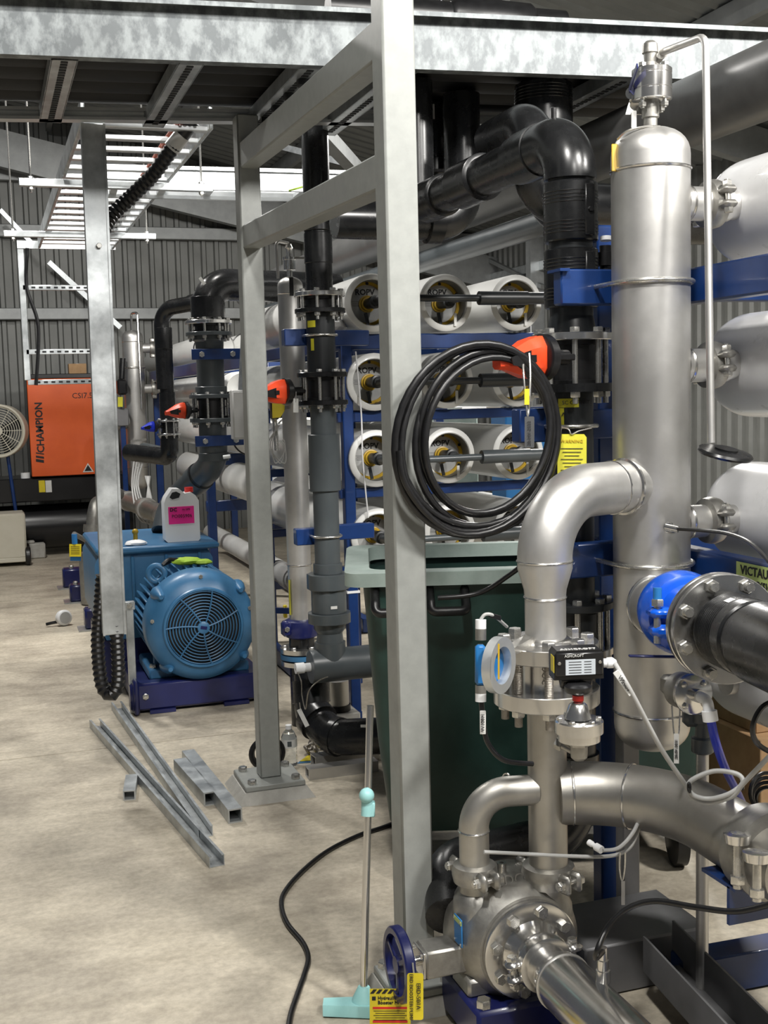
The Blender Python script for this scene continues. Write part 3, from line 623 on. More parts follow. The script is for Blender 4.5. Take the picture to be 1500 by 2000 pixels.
# elbow from header down to the flange
AX = V((PY(1064, 1100, 2.76).x, 2.76, 0))
dirn = V((AX.x-HX, AX.y-HY, 0)); dn = dirn.normalized(); ze = PY(1222, 952, 2.83).z
spool = thing('inlet_spool', 'stainless elbow pipe from header down to bolted flange', 'pipe', (AX.x, AX.y, 1.0))
pA = V((HX, HY, ze))+dn*HR*.7; ER = .072
zr0 = PY(1064, 1095, 2.76).z; zr1 = PY(1064, 1185, 2.76).z; zf = PY(1064, 1262, 2.70).z
pth = fillet([pA, V((AX.x, AX.y, ze)), V((AX.x, AX.y, zr0))], (dirn.length-HR)*.92, 18)
part('elbow', MB().tube(pth, ER, 36), 'steel', spool)
wp = pA+dn*HR*.42; u, v, a = frame_of(dn)
part('weld_bead', MB().torus(wp, dn, ER+.002, .006, 40, 6), 'steel_bright', spool); part('weld_bead', MB().torus(pA+dn*HR*.85, dn, ER, .003, 40, 6), 'steel_bright', spool); part('weld_bead', MB().torus((AX.x, AX.y, zr0), ZA, ER, .003, 40, 6), 'steel_bright', spool)
part('reducer', MB().lathe((AX.x, AX.y, zr0), -ZA, [(0, ER), (.02, ER), (.075, .056), (.095, .054), (zr0-zf+.004, .054)], 36), 'steel', spool)
part('weld_bead', MB().torus((AX.x, AX.y, zr0-.096), ZA, .0545, .003, 36, 6), 'steel_bright', spool)
# flanged insert (two stainless flanges with studs)
FR = .138
ft = thing('flange_assembly', 'stainless flange pair clamped with long threaded studs under the elbow', 'flange', (AX.x, AX.y, zf-.2))
z1 = zf; z2 = PY(1040, 1372, 2.65).z
f1 = part('upper_flange', MB().lathe((AX.x, AX.y, z1-.040), ZA, [(0, FR-.002), (.002, FR), (.038, FR), (.040, FR-.002), (.040, .075), (.046, .07), (.052, .057)], 56), 'steel_bright', ft)
f2 = part('lower_flange', MB().lathe((AX.x, AX.y, z2-.034), ZA, [(0, FR), (.002, FR+.002), (.040, FR+.002), (.042, FR)], 56), 'steel_bright', ft)
part('wafer_body', MB().cyl((AX.x, AX.y, z2+.008), (AX.x, AX.y, z1-.03), .072, n=40), 'steel_bright', ft)
text('2905', (AX.x-.035, AX.y-.0725, (z1+z2)/2), ZA, -XA, .034, 'stud', ft)
for p in circ((AX.x, AX.y, z1), ZA, .109, 8, .5):
    bolt(f1, p, ZA, .019, .019, .02, 0)
    st = MB(); Ls = z1-.03-z2-.01; st.lathe((p.x, p.y, z2+.008), ZA, [(Ls*k/40, .011+(.0012 if k % 2 else 0)) for k in range(41)], 12); part('threaded_stud', st, 'stud', ft)
    bolt(f2, (p.x, p.y, z2-.034), -ZA, .0185, .020, .0, 0, 'nut'); part('stud_end', MB().cyl((p.x, p.y, z2-.053), (p.x, p.y, z2-.08), .0105, n=10), 'stud', ft)
# vertical run down to the pump
rz = z2-.026; zc = PY(1073, 1702, AX.y).z
run = thing('riser_pipe', 'stainless riser pipe between the lower flange and pump', 'pipe', (AX.x, AX.y, zc))
RR = .052
part('pipe', MB().cyl((AX.x, AX.y, zc-.01), (AX.x, AX.y, rz), RR, n=36), 'steel_shaded', run)
zm = PY(1120, 1545, AX.y).z
m0 = V((AX.x, AX.y, zm))
mp = thing('manifold_pipe', 'wide stainless manifold pipe curving right from the riser', 'pipe', m0)
# goes right, then toward the viewer
mpts = fillet([m0+V((RR*.6, .0, 0)), P(1285, 1540, 3.15), P(1560, 1708, 2.55)], .35, 14)
part('pipe', MB().tube(mpts, .083, 40), 'steel_shaded', mp)
for f in (.10, .40):
    k = int(f*len(mpts)); pd = (mpts[k+1]-mpts[k]).normalized(); part('weld_bead', MB().torus(mpts[k]+pd*.03, pd, .083, .0035, 44, 6), 'steel_bright', mp)
sp = thing('bypass_elbow', 'smaller stainless elbow from riser down to the valve', 'pipe', P(925, 1560, 2.98))
bx = PY(927, 1700, 2.80); be = V((bx.x, 2.80, 0)); zbe = PY(1030, 1545, AX.y).z
part('pipe', MB().tube(fillet([(AX.x-RR*.6, AX.y, zbe), (be.x, be.y, zbe), (be.x, be.y, bx.z)], .095, 14), .040, 30), 'steel_shaded', sp)
for z in (PY(920, 1622, 2.8).z,): part('weld_bead', MB().torus((be.x, be.y, z), ZA, .040, .003, 30, 6), 'steel_bright', sp)
part('weld_bead', MB().torus((be.x+.1, be.y-.004, zbe), XA, .040, .003, 30, 6), 'steel_bright', sp)
clamp(sp, (be.x, be.y, bx.z-.005), ZA, .040, .055, ear=V((.135, -.957, 0)))
clamp(run, (AX.x, AX.y, zc-.005), ZA, RR, .06, ear=V((.287, -.90, 0)))
# ================================================================ booster pump
PXC = V((1.275, 2.80, 0)); PZC = PY(1030, 1868, 2.66).z
pm = thing('booster_pump', 'cast stainless booster pump with bolted round cover', 'pump', (PXC.x, PXC.y, .05))
c0 = V((PXC.x, 2.92, PZC))
part('volute', MB().lathe(c0, -YA, [(0, .06), (.0, .14), (.015, .160), (.05, .176), (.10, .178), (.15, .172), (.19, .158), (.215, .138), (.218, .10)], 56), 'steel_cast', pm)
part('discharge_neck', MB().lathe((AX.x, AX.y, zc-.035), -ZA, [(0, RR+.002), (.03, RR+.002), (.05, .062), (.10, .066), (.20, .055), (.30, .03)], 36), 'steel_cast', pm)
zs = bx.z-.03
part('inlet_neck', MB().lathe((be.x, be.y, zs), -ZA, [(0, .042), (.025, .042), (.045, .058), (.09, .062), (.16, .062), (.22, .045)], 32), 'steel_cast', pm)
part('bridge', MB().bar((be.x, be.y+.01, zs-.10), (PXC.x, 2.84, PZC+.04), .10, .12, bev=.02), 'steel_cast', pm)
fy = 2.92-.216
cv = part('cover_flange', MB().lathe((PXC.x, fy, PZC), -YA, [(0, .124), (.0, .130), (.004, .132), (.020, .132), (.022, .128), (.022, .082), (.03, .076), (.05, .064), (.075, .058)], 56), 'steel_bright', pm)
for p in circ((PXC.x, fy-.022, PZC), YA, .107, 8, .32): bolt(cv, p, -YA, .0165, .016)
text('FEDCO', (PXC.x-.02, fy+.05, PZC+.168), XA, V((0, .25, 1)), .038, 'steel_cast', pm, ext=.002)
part('vent_plug', MB().ringtube((PXC.x-.03, 2.80, PZC+.17), (PXC.x-.03, 2.80, PZC+.20), .013, .006, 14), 'steel_bright', pm)
npl = V((be.x-.064, be.y-.035, zs-.11)); part('nameplate', MB().box(npl, (.004, .05, .075), None, .001), 'cap_blue', pm, 'blue and green nameplate'); part('nameplate_stripe', MB().box(npl+V((-.0012, 0, .028)), (.003, .05, .012)), 'tape', pm)
for k in ((-.02, .03), (.02, .03), (-.02, -.03), (.02, -.03)): part('rivet', MB().hexa(npl+V((-.002, k[0], k[1])), -XA, .0035, .003), 'bolt', pm)
# outlet pipe toward the viewer
op = thing('outlet_pipe', 'polished stainless outlet pipe leaving the pump toward viewer', 'pipe', (PXC.x, 2.4, PZC))
o0 = V((PXC.x, fy-.07, PZC)); oe = V((PXC.x+.01, 1.4, PZC-.005))
part('pipe', MB().lathe(o0, -YA, [(0, .057), (.03, .057), (.08, .057), (.10, .068), (.13, .072), (1.6, .072)], 40), 'steel_bright', op)
clamp(op, o0-YA*.02, YA, .056, .05, ear=V((-1, 0, -.1)), mt='steel_bright')
part('weld_bead', MB().torus(o0-YA*.13, YA, .072, .003, 40, 6), 'steel', op)
fp = PY(1160, 1930, 2.25); fp = V((PXC.x+.03, 2.36, PZC+.066))
cn = part('cable_gland', MB().lathe(fp, ZA, [(0, .017), (.03, .017), (.031, .014), (.055, .014), (.056, .011), (.085, .010)], 12), 'steel_bright', op)
ck = thing('sensor_cable', 'black sensor cable arching from the outlet pipe gland', 'cable', fp+ZA*.08)
part('cable', MB().tube(spline([fp+ZA*.075, P(1163, 1870, 2.50), P(1185, 1815, 2.5), P(1225, 1775, 2.5), P(1280, 1760, 2.48), P(1360, 1772, 2.42), P(1440, 1780, 2.36), P(1520, 1762, 2.3)], 10), .0065, 10), 'rubber', ck)
# base of pump
bp = thing('steel_plinth', 'navy blue steel plinth under the booster pump', 'base', (PXC.x, 2.75, 0))
part('pedestal', MB().box((PXC.x+.0, 2.78, .062), (.34, .26, .11), bev=.01), 'navy', bp)
part('rail', MB().box((PXC.x+.13, 2.35, .05), (.12, .9, .09), bev=.006), 'navy', bp)
for x in (-.14, .14): bolt(bp, (PXC.x+x, 2.68, .118), ZA, .02, .022); part('foot', MB().box((PXC.x+x*.9, 2.79, .14), (.07, .12, .05), bev=.008), 'steel_cast', bp)
# hand wheel valve
hw = thing('handwheel_valve', 'navy handwheel on a square stainless valve stem housing', 'valve', (be.x-.2, be.y, .2))
hz = PY(860, 1868, 2.8).z; hx1 = be.x-.03; hx0 = PY(822, 1868, 2.80).x
part('housing', MB().box(((hx0+hx1)/2, 2.80, hz), (hx1-hx0, .085, .075), bev=.006), 'steel_cast', hw)
ep = part('end_plate', MB().box((hx0-.004, 2.80, hz), (.008, .08, .07), bev=.002), 'steel_bright', hw)
for sy in (-1, 1):
    for sz in (-1, 1): bolt(ep, (hx0-.008, 2.80+sy*.03, hz+sz*.025), -XA, .006, .005)
wx = PY(780, 1868, 2.80).x
part('stem', MB().cyl((hx0, 2.80, hz), (wx-.01, 2.80, hz), .013, n=14), 'steel_bright', hw)
wh = part('handwheel', MB().lathe((wx-.014, 2.80, hz), XA, [(0, .079), (.0, .094), (.004, .098), (.024, .098), (.028, .094), (.028, .082), (.0, .079)], 44, cap=False), 'navy', hw)
part('hub', MB().lathe((wx-.012, 2.80, hz), XA, [(0, .022), (.03, .024), (.05, .02)], 20), 'navy', wh)
for k in range(3):
    a = 2*PI*k/3+.5; part('spoke', MB().bar((wx, 2.80, hz), (wx, 2.80+.085*math.cos(a), hz+.085*math.sin(a)), .016, .02, up=XA, bev=.003), 'navy', wh)
# yellow tag and hydraulic lift label
yt = thing('valve_tag', 'bright yellow tag hanging from the navy handwheel', 'tag', P(812, 1940, 3.0))
part('bead_chain', MB().tube(spline([P(806, 1880, 3.0), P(809, 1905, 2.99), P(812, 1925, 2.985)], 6), .0025, 6), 'bolt', yt)
tp = part('plate', MB().plate(rrect(.041, .118, .006), P(811, 1946, 2.985), RT, UP, .002), 'yellow', yt)
text('ERD-501A', P(817, 1946, 2.979), -UP, RT, .0155, 'ink', tp); text('ERD BOOSTER PUMP', P(803, 1948, 2.979), -UP, RT, .0128, 'ink', tp)
# ================================================================ near PVC valve column
def wafer(parent, x, y, zt, zb, R, th, mt, mb_, nb, br, ph=.5, bodyR=.6, bodym='pvc_dark', ext=None):
    # wafer valve: two flanges, thin body, long through bolts
    f1 = part('upper_flange', MB().lathe((x, y, zt-th), ZA, [(0, R-.002), (.002, R), (th-.002, R), (th, R-.002)], 40), mt, parent)
    f2 = part('lower_flange', MB().lathe((x, y, zb), ZA, [(0, R-.002), (.002, R), (th-.002, R), (th, R-.002)], 40), mb_, parent)
    part('valve_body', MB().lathe((x, y, zb+th), ZA, [(0, R*.72), (.012, R*.72), (.013, R*bodyR), (zt-zb-2*th-.013, R*bodyR), (zt-zb-2*th-.012, R*.72), (zt-zb-2*th, R*.72)], 36), bodym, parent)
    for p in circ((x, y, zt), ZA, R*.83, nb, ph): bolt(f1, p, ZA, br, br*.95, zt-zb+br*2.2, zt-zb)
    return f1
KX, KY = PY(1116, 600, 3.14).x, 3.14
def KZ(y): return PY(1116, y, KY).z
col = thing('valve_column', 'black near pipe column with orange lever valve beside the header', 'pipe column', (KX, KY, .2))
zt_, zb_ = PY(1116, 648, KY-.1).z, PY(1116, 752, KY-.1).z
pr = .064
part('upper_pipe', MB().cyl((KX, KY, zt_), (KX, KY, KZ(330)), pr, n=32), 'pvc_dark', col)
def coupler(za, zb, r):
    c = part('electrofusion_coupler', MB().lathe((KX, KY, zb), ZA, [(0, r-.004), (.004, r), (za-zb-.004, r), (za-zb, r-.004)], 40), 'black', col)
    g = []
    for k in range(4):
        for zz in (za-.03-k*.010, zb+.025+k*.010): part('ridge', MB().torus((KX, KY, zz), ZA, r, .002, 40, 6), 'black', c)
    part('terminal_pad', MB().box((KX+.02, KY-r+.002, (za+zb)/2), (.032, .012, (za-zb)*.86), bev=.003), 'black', c); part('terminal', MB().hexa((KX+.02, KY-r-.003, (za+zb)/2), -YA, .008, .008), 'rubber', c)
coupler(KZ(358), KZ(474), .079); coupler(KZ(488), KZ(602), .079)
part('stub_end', MB().lathe((KX, KY, zt_), ZA, [(0, .072), (.012, .071), (.05, .064)], 32), 'pvc_dark', col)
RF = .118
zw1 = zt_; zw2 = zb_-.02
wafer(col, KX, KY, zw1, zw2, RF, .022, 'steel_bright', 'black', 8, .0155, bodyR=.62, bodym='rubber')
part('second_lower_flange', MB().cyl((KX, KY, zw2-.0), (KX, KY, zw2+.024), RF+.003, n=40), 'black', col)
zl1 = PY(1116, 1185, KY-.1).z
part('lower_pipe', MB().cyl((KX, KY, .55), (KX, KY, zw2), .062, n=32), 'pvc_dark', col)
wafer(col, KX, KY, zl1, zl1-.16, RF, .022, 'pvc_dark', 'steel_bright', 8, .0155, bodyR=.60)
part('bottom_elbow', MB().tube(fillet([(KX, KY, .60), (KX, KY, P(1000, 1688, 3.4).z), P(876, 1690, 3.38), P(882, 1790, 3.22)], [.14, .11], 14), .072, 30), 'black', col)
# elbow at the top, running away along the skid
ez = PY(1112, 268, KY).z
part('top_elbow', MB().tube(fillet([(KX, KY, KZ(352)), (KX, KY, ez), (KX, KY+.34, ez)], .125, 16), .077, 36), 'black', col)
yE = PX(838, 362, KX).y
part('branch_pipe', MB().cyl((KX, KY+.25, ez), (KX, yE, ez), .066, n=32), 'black', col)
for y0, y1, r in ((KY+.17, KY+.30, .081), (KY+.62, KY+.82, .080), (yE-.16, yE+.02, .078)):
    part('sleeve', MB().lathe((KX, y0, ez), YA, [(0, .068), (.006, r), (y1-y0-.006, r), (y1-y0, .068)], 36), 'black', col)
part('lug', MB().cyl((KX, KY+.1, ez+.07), (KX, KY+.1, ez+.105), .008, n=10), 'rubber', col)
part('drop_pipe', MB().tube(fillet([(KX, yE, ez), (KX, yE+.12, ez), (KX, yE+.12, 2.9)], .08, 10), .064, 28), 'black', col)
# other overhead black drops
def drop(name, label, pts, r, bend, sl=()):
    t = thing(name, label, 'pipe', pts[0]); part('pipe', MB().tube(fillet(pts, bend, 12), r, 30), 'black', t)
    for a, b_, rr in sl: part('sleeve', MB().lathe(a, V(b_)-V(a), [(0, r), (.006, rr), ((V(b_)-V(a)).length-.006, rr), ((V(b_)-V(a)).length, r)], 32), 'black', t)
    return t
q = PY(1062, 210, 4.3)
t = drop('downcomer_pipe', 'wide ribbed black downcomer under the channel beam', [(q.x, 4.3, 2.9), (q.x, 4.3, 2.38), (q.x+.8, 4.3, 2.38)], .095, .17)
rz0 = PY(1062, 165, 4.3).z
cpl = part('coupler', MB().lathe((q.x, 4.3, rz0), -ZA, [(0, .10), (.005, .113), (.16, .113), (.165, .10)], 36), 'black', t)
for k in range(5): part('ridge', MB().torus((q.x, 4.3, rz0-.02-k*.012), ZA, .113, .0025, 36, 6), 'black', cpl)
q = PY(905, 430, 4.55); 
drop('downcomer_pipe', 'black elbow pipe hanging below the ribbed branch pipe', [(q.x-.55, 4.55, q.z-.01), (q.x, 4.55, q.z-.01), (q.x, 4.55, 2.9)], .075, .12, [((q.x-.17, 4.55, q.z-.01), (q.x-.10, 4.55, q.z-.01), .088)])
q = PY(848, 240, 4.75); t = drop('downcomer_pipe', 'black pipe with barcode sticker behind the square post', [(q.x, 4.75, 2.9), (q.x, 4.75, 2.62), (q.x, 5.6, 2.60)], .07, .1, [((q.x, 4.75, 2.62), (q.x, 4.75, 2.68), .085)])
part('sticker', MB().box((q.x-.035, 4.68, 2.86), (.02, .003, .06)), 'label', t)
t = drop('downcomer_pipe', 'black elbow behind the electrofusion couplers', [(PY(1030, 350, 3.75).x+.35, 3.75, 2.34), (PY(1030, 350, 3.75).x+.03, 3.75, 2.34), (PY(1030, 350, 3.75).x+.03, 3.75, 2.62), (PY(1030, 350, 3.75).x+.03, 4.1, 2.62)], .075, .11)
t = thing('valve_rod', 'small black isolation valve between coupler and header', 'valve', P(1182, 500, 3.5))
part('body', MB().lathe(P(1183, 540, 3.5), ZA, [(0, .018), (.03, .018), (.031, .026), (.07, .026), (.071, .018), (.09, .018)], 16), 'rubber', t); part('cap', MB().cyl(P(1184, 470, 3.5), P(1184, 462, 3.5), .018, n=14), 'whiteplastic', t)
# orange lever actuator
def actuator(parent, c, out, s=1., mt='redorange', disc='blackpaint'):
    # c: valve centre side point, out: outward horizontal direction
    out = V(out).normalized(); c = V(c); side = V((-out.y, out.x, 0))
    part('neck', MB().lathe(c, out, [(0, .022*s), (.05*s, .022*s), (.055*s, .035*s), (.075*s, .04*s)], 20), 'rubber', parent)
    part('position_disc', MB().lathe(c+out*.075*s, out, [(0, .062*s), (.004*s, .066*s), (.028*s, .066*s), (.032*s, .06*s)], 36), disc, parent)
    part('mount_ear', MB().box(c+out*.04*s, (.09*s, .07*s, .018*s), (out, side, ZA), .003), 'rubber', parent)
    h = part('lever', MB().loft([[c+out*(.107*s+t*s)+ZA*(k[1]*a*s+dz*s)+side*(k[0]*b_*s) for k in ((-1, -.5), (-.5, -1), (.5, -1), (1, -.5), (1, .5), (.5, 1), (-.5, 1), (-1, .5))] for t, a, b_, dz in ((0, .060, .040, 0), (.012, .060, .044, 0), (.055, .052, .046, -.004), (.125, .022, .022, -.012), (.15, .016, .018, -.016))]), mt, parent)
    part('lever_fin', MB().plate([(0, -.062*s), (.022*s, -.055*s), (.03*s, 0), (.022*s, .055*s), (0, .062*s)], c+out*.107*s-side*.0-side*.004, out, ZA, .008), mt, h)
    nf = -side if side.y > 0 else side
    part('grip_inset', MB().plate([(.05*s, -.034*s), (.125*s, -.022*s), (.132*s, .0), (.05*s, .022*s), (.04*s, -.004*s)], c+out*.107*s+nf*.044*s, out, ZA, .003).box(c+out*.165*s+nf*.046*s-ZA*.004*s, (.022*s, .008*s, .02*s), (out, side, ZA)), 'blackpaint', h)
    return h
zc_ = (zw1+zw2)/2
actuator(col, (KX-.085, KY-.13, PY(1010, 700, 3.02).z), (-.97, -.25, -.0), .98)
t = thing('valve_tag', 'metal tag on bead chain hanging from the orange lever', 'tag', P(1033, 840, 2.95))
part('bead_chain', MB().tube(spline([P(1034, 690, 3.0), P(1036, 740, 2.98), P(1031, 812, 2.96), P(1023, 740, 2.96), P(1022, 712, 2.98)], 10), .0026, 6), 'bolt', t)
tp = part('plate', MB().plate(rrect(.024, .078, .003), P(1034, 844, 2.95), RT, UP, .0025), 'steel_bright', t); text('28-HV-2033', P(1034, 846, 2.945), UP, -RT, .0125, 'ink', tp)
part('yellow_tag', MB().box(P(1029, 775, 2.955), (.012, .002, .04), (RT, FW, UP)), 'yellow', t)
# labels on the column
lb = thing('pipe_label', 'yellow outlet sticker with arrow on near pipe column', 'label', P(1105, 790, 3.4))
def curved(parent, name, x, y, r, z0, z1, a0, a1, m, n=8):
    b_ = MB(); vs = []
    for k in range(n+1):
        a = a0+(a1-a0)*k/n
        for rr, z in ((r, z0), (r, z1), (r+.0012, z1), (r+.0012, z0)): vs.append((x+rr*math.cos(a), y+rr*math.sin(a), z))
    b_.loft([[V(v_) for v_ in vs[k*4:k*4+4]] for k in range(n+1)]); return part(name, b_, m, parent)
curved(lb, 'sticker', KX, KY, .0625, KZ(795), KZ(778), -2.75, -1.75, 'tagyellow'); curved(lb, 'arrow_strip', KX, KY, .0625, KZ(830), KZ(796), -2.7, -2.45, 'tagyellow')
text('SC OUTLET', (KX-.022, KY-.0645, KZ(786)), V((1, -.12, 0)), ZA, .0165, 'ink', lb)
text('^', (KX-.052, KY-.043, KZ(812)), V((.8, -.6, 0)), ZA, .03, 'ink', lb)
yg = thing('warning_tag', 'large yellow printed tag tied under the near column clamp', 'tag', P(1116, 890, 3.3))
tp = part('plate', MB().plate([(-.041, -.075), (.041, -.075), (.041, .066), (.034, .075), (-.034, .075), (-.041, .066)], P(1117, 900, 3.32), RT, UP, .002), 'tagyellow', yg)
ln = MB()
for k in range(11): ln.box(P(1117, 876+k*7, 3.316), (.062-.01*((k*7) % 3), .0006, .0018), (RT, FW, UP))
part('print_lines', ln, 'ink', tp)['kind'] = 'stuff'; text('WARNING', P(1117, 862, 3.316), RT, UP, .013, 'gold', tp)
part('string', MB().tube(spline([P(1090, 833, 3.34), P(1110, 838, 3.32), P(1116, 848, 3.315), P(1130, 842, 3.32), P(1155, 836, 3.34)], 6), .002, 6), 'bolt', yg)
t = thing('pipe_bracket', 'blue bracket with chrome U bolt on the near column', 'bracket', (KX-.1, KY, KZ(832)))
zz = KZ(832); part('plate', MB().box((KX-.10, KY+.065, zz+.004), (.11, .06, .10), bev=.004), 'blue', t); part('arm', MB().box((KX+.10, KY+.10, zz), (.34, .05, .09), bev=.004), 'blue', t)
ubolt(t, (KX, KY), .066, zz, .05, .0065)
# ================================================================ coiled cable
ccx, ccy = 932, 855
co_ = thing('cable_coil', 'coiled black cable hanging from the orange lever valve', 'cable', P(932, 860, 3.1))
def cp(px, py, off=0): return PY(px, py, 2.895+.05*max(0, px-800)/290+off*.8)
LP = [(932, 857, 148, 182, 0, .00), (934, 852, 156, 176, .05, .012), (930, 858, 160, 186, -.05, -.012), (948, 845, 128, 160, .1, .006), (952, 850, 122, 152, .0, -.010), (944, 862, 132, 166, .08, .016)]
for i, (cx_, cy_, rx, ry, tl, of) in enumerate(LP):
    pts = []
    for k in range(40):
        a = 2*PI*k/40; x = rx*math.cos(a); y = ry*math.sin(a)
        x += 10*math.sin(a)*(1 if i % 2 else -1)*.6
        y += -14*math.cos(a)*.9
        pts.append(cp(cx_+x*math.cos(tl)-y*math.sin(tl), cy_+x*math.sin(tl)+y*math.cos(tl), of+.010*math.sin(a*2+i)))
    part('cable_loop', MB().tube(pts, .0098, 12, True), 'rubber', co_)
part('loose_loop', MB().tube(spline([cp(780, 880, -.02), cp(790, 940, -.025), cp(830, 1000, -.025), cp(885, 1040, -.02), cp(950, 1043, -.02), cp(1020, 1010, -.01), cp(1070, 940, 0), cp(1086, 880, 0)], 8), .0085, 12), 'rubber', co_)
t = thing('loose_cable', 'black cable end running from coil over the bin rim', 'cable', P(940, 1150, 3.4))
part('cable', MB().tube(spline([P(1075, 980, 3.2), P(1040, 1080, 3.35), P(985, 1130, 3.42), P(930, 1160, 3.45), P(855, 1168, 3.45)], 10), .0075, 10), 'rubber', t)
# ================================================================ instruments on the flange
dp_ = thing('pressure_switch', 'black differential pressure switch box on the flange', 'instrument', P(1125, 1290, 2.58))
ctr = P(1126, 1292, 2.60); sA, sB, sC = V((.97, -.25, 0)), V((.25, .97, 0)), ZA
rr_ = (sA, sB, sC)
bxm = MB(); bxm.plate([(-.055, -.035), (.055, -.035), (.055, .020), (.048, .030), (-.048, .030), (-.055, .02)], ctr-sB*.022, sA, sC, -.055)
bd = part('case', bxm, 'blackpaint', dp_)
part('lid', MB().box(ctr-sB*.024+sC*.0, (.106, .008, .052), rr_, .003), 'blackpaint', dp_)
np_ = part('nameplate', MB().box(ctr-sB*.0288-sC*.006+sA*.002, (.066, .001, .034), rr_), 'screen', dp_)
ln = MB()
for k in range(5): ln.box(ctr-sB*.0296-sC*(-.006+k*.006)-sA*(.010), (.028, .0004, .0012), rr_); ln.box(ctr-sB*.0296-sC*(-.006+k*.006)+sA*.018, (.016, .0004, .0012), rr_)
part('print_lines', ln, 'ink', np_)['kind'] = 'stuff'
text('ASHCROFT', ctr-sB*.030+sC*.0195-sA*.012, sA, sC, .0085, 'label', dp_)
text('ASHCROFT', ctr-sB*.012+sC*.0305, sA, sB, .016, 'label', dp_, ext=.001)
for sx in (-1, 1): part('lid_screw', MB().hexa(ctr-sB*.029+sA*sx*.045+sC*(.004), -sB, .004, .003), 'bolt', dp_)
part('yellow_sticker', MB().box(ctr-sA*.0555-sB*.008+sC*.0, (.0015, .030, .036), rr_), 'yellow', dp_)
part('gland', MB().lathe(ctr+sA*.055-sC*.006, sA, [(0, .010), (.012, .010), (.013, .012), (.026, .012), (.034, .006)], 14), 'whiteplastic', dp_)
part('mount', MB().bar(ctr-sB*.0-sC*.03, ctr-sC*.055+sB*.02, .07, .03, bev=.004), 'blackpaint', dp_)
dg = thing('diaphragm_seal', 'stacked stainless diaphragm seal with red collar', 'instrument', P(1130, 1420, 2.55))
q = P(1130, 1402, 2.58)
part('knob', MB().lathe(P(1129, 1352, 2.58), ZA, [(0, .026), (.006, .030), (.014, .030), (.02, .022)], 24), 'blackpaint', dg)
part('red_collar', MB().lathe(P(1129, 1368, 2.58), ZA, [(0, .0125), (.012, .0125)], 16), 'red', dg)
part('neck', MB().lathe(P(1129, 1402, 2.58), ZA, [(0, .030), (.012, .026), (.030, .020), (.036, .012)], 24), 'steel_bright', dg)
dk = part('upper_disc', MB().lathe(P(1131, 1430, 2.58), ZA, [(0, .050), (.001, .053), (.026, .053), (.029, .050)], 44), 'steel_bright', dg)
zq = P(1131, 1430, 2.58)+ZA*.029
for p in circ(zq, ZA, .043, 6, .2): bolt(dk, p, ZA, .0065, .005)
part('lower_disc', MB().lathe(P(1131, 1446, 2.58), ZA, [(0, .043), (.001, .046), (.018, .046)], 40), 'steel_bright', dg)
part('hex', MB().lathe(P(1131, 1455, 2.58), ZA, [(0, .026), (.012, .03)], 6), 'steel_cast', dg)
part('socket', MB().lathe(P(1131, 1484, 2.58), ZA, [(0, .012), (.006, .018), (.018, .019), (.034, .019)], 20), 'steel_cast', dg)
part('tapping_tube', MB().cyl(P(1088, 1450, 2.62), P(1128, 1470, 2.58), .0095, n=14).hexa(P(1088, 1450, 2.62), P(1100, 1456, 2.61)-P(1088, 1450, 2.62), .015, .016), 'steel_cast', dg)
tr = thing('pressure_transmitter', 'blue pressure transmitter with pale round housing ring', 'instrument', P(945, 1300, 2.75))
part('housing_ring', MB().ringtube(P(966, 1298, 2.74), P(966, 1298, 2.74)+V((.62, -.78, 0))*.022, .066, .044, 36), 'galv_bright', tr)
part('housing', MB().lathe(P(950, 1300, 2.80), V((.55, -.8, 0)), [(0, .03), (.005, .045), (.04, .045), (.045, .035)], 32), 'cap_blue', tr)
part('mount_arm', MB().bar(P(945, 1300, 2.80), V((AX.x-.04, AX.y, P(1040, 1300, 2.78).z)), .03, .02), 'steel_cast', tr)
part('body', MB().box(P(938, 1298, 2.76), (.024, .03, .095), (RT, FW, UP), .006), 'cap_blue', tr)
for (ya, yb, m_) in ((1210, 1228, 'whiteplastic'), (1228, 1250, 'steel_cast'), (1338, 1354, 'steel_cast'), (1354, 1370, 'whiteplastic')): part('gland', MB().cyl(P(939, ya, 2.76), P(939, yb, 2.76), .013, n=14), m_, tr)
part('yellow_tag', MB().box(P(974, 1292, 2.66), (.004, .003, .08), (RT, FW, UP)), 'gold', tr)
part('lower_cable', MB().tube(spline([P(940, 1370, 2.76), P(945, 1420, 2.76), P(955, 1455, 2.76), P(985, 1485, 2.76), P(1040, 1492, 2.80)], 8), .0062, 10), 'rubber', tr)
part('upper_cable', MB().tube(spline([P(939, 1210, 2.76), P(948, 1200, 2.76), P(965, 1203, 2.77), P(990, 1224, 2.85)], 6), .004, 8), 'cable', tr)
tp = part('id_sleeve', MB().box(P(943, 1411, 2.75), (.014, .004, .055), (RT, FW, UP), .001), 'label', tr); text('W100H', P(943, 1412, 2.745), UP, -RT, .0125, 'ink', tp)
part('dark_sleeve', MB().box(P(966, 1204, 2.765), (.032, .004, .012), (V((RT+UP*-.3)).normalized(), FW, UP), .001), 'blackpaint', tr)
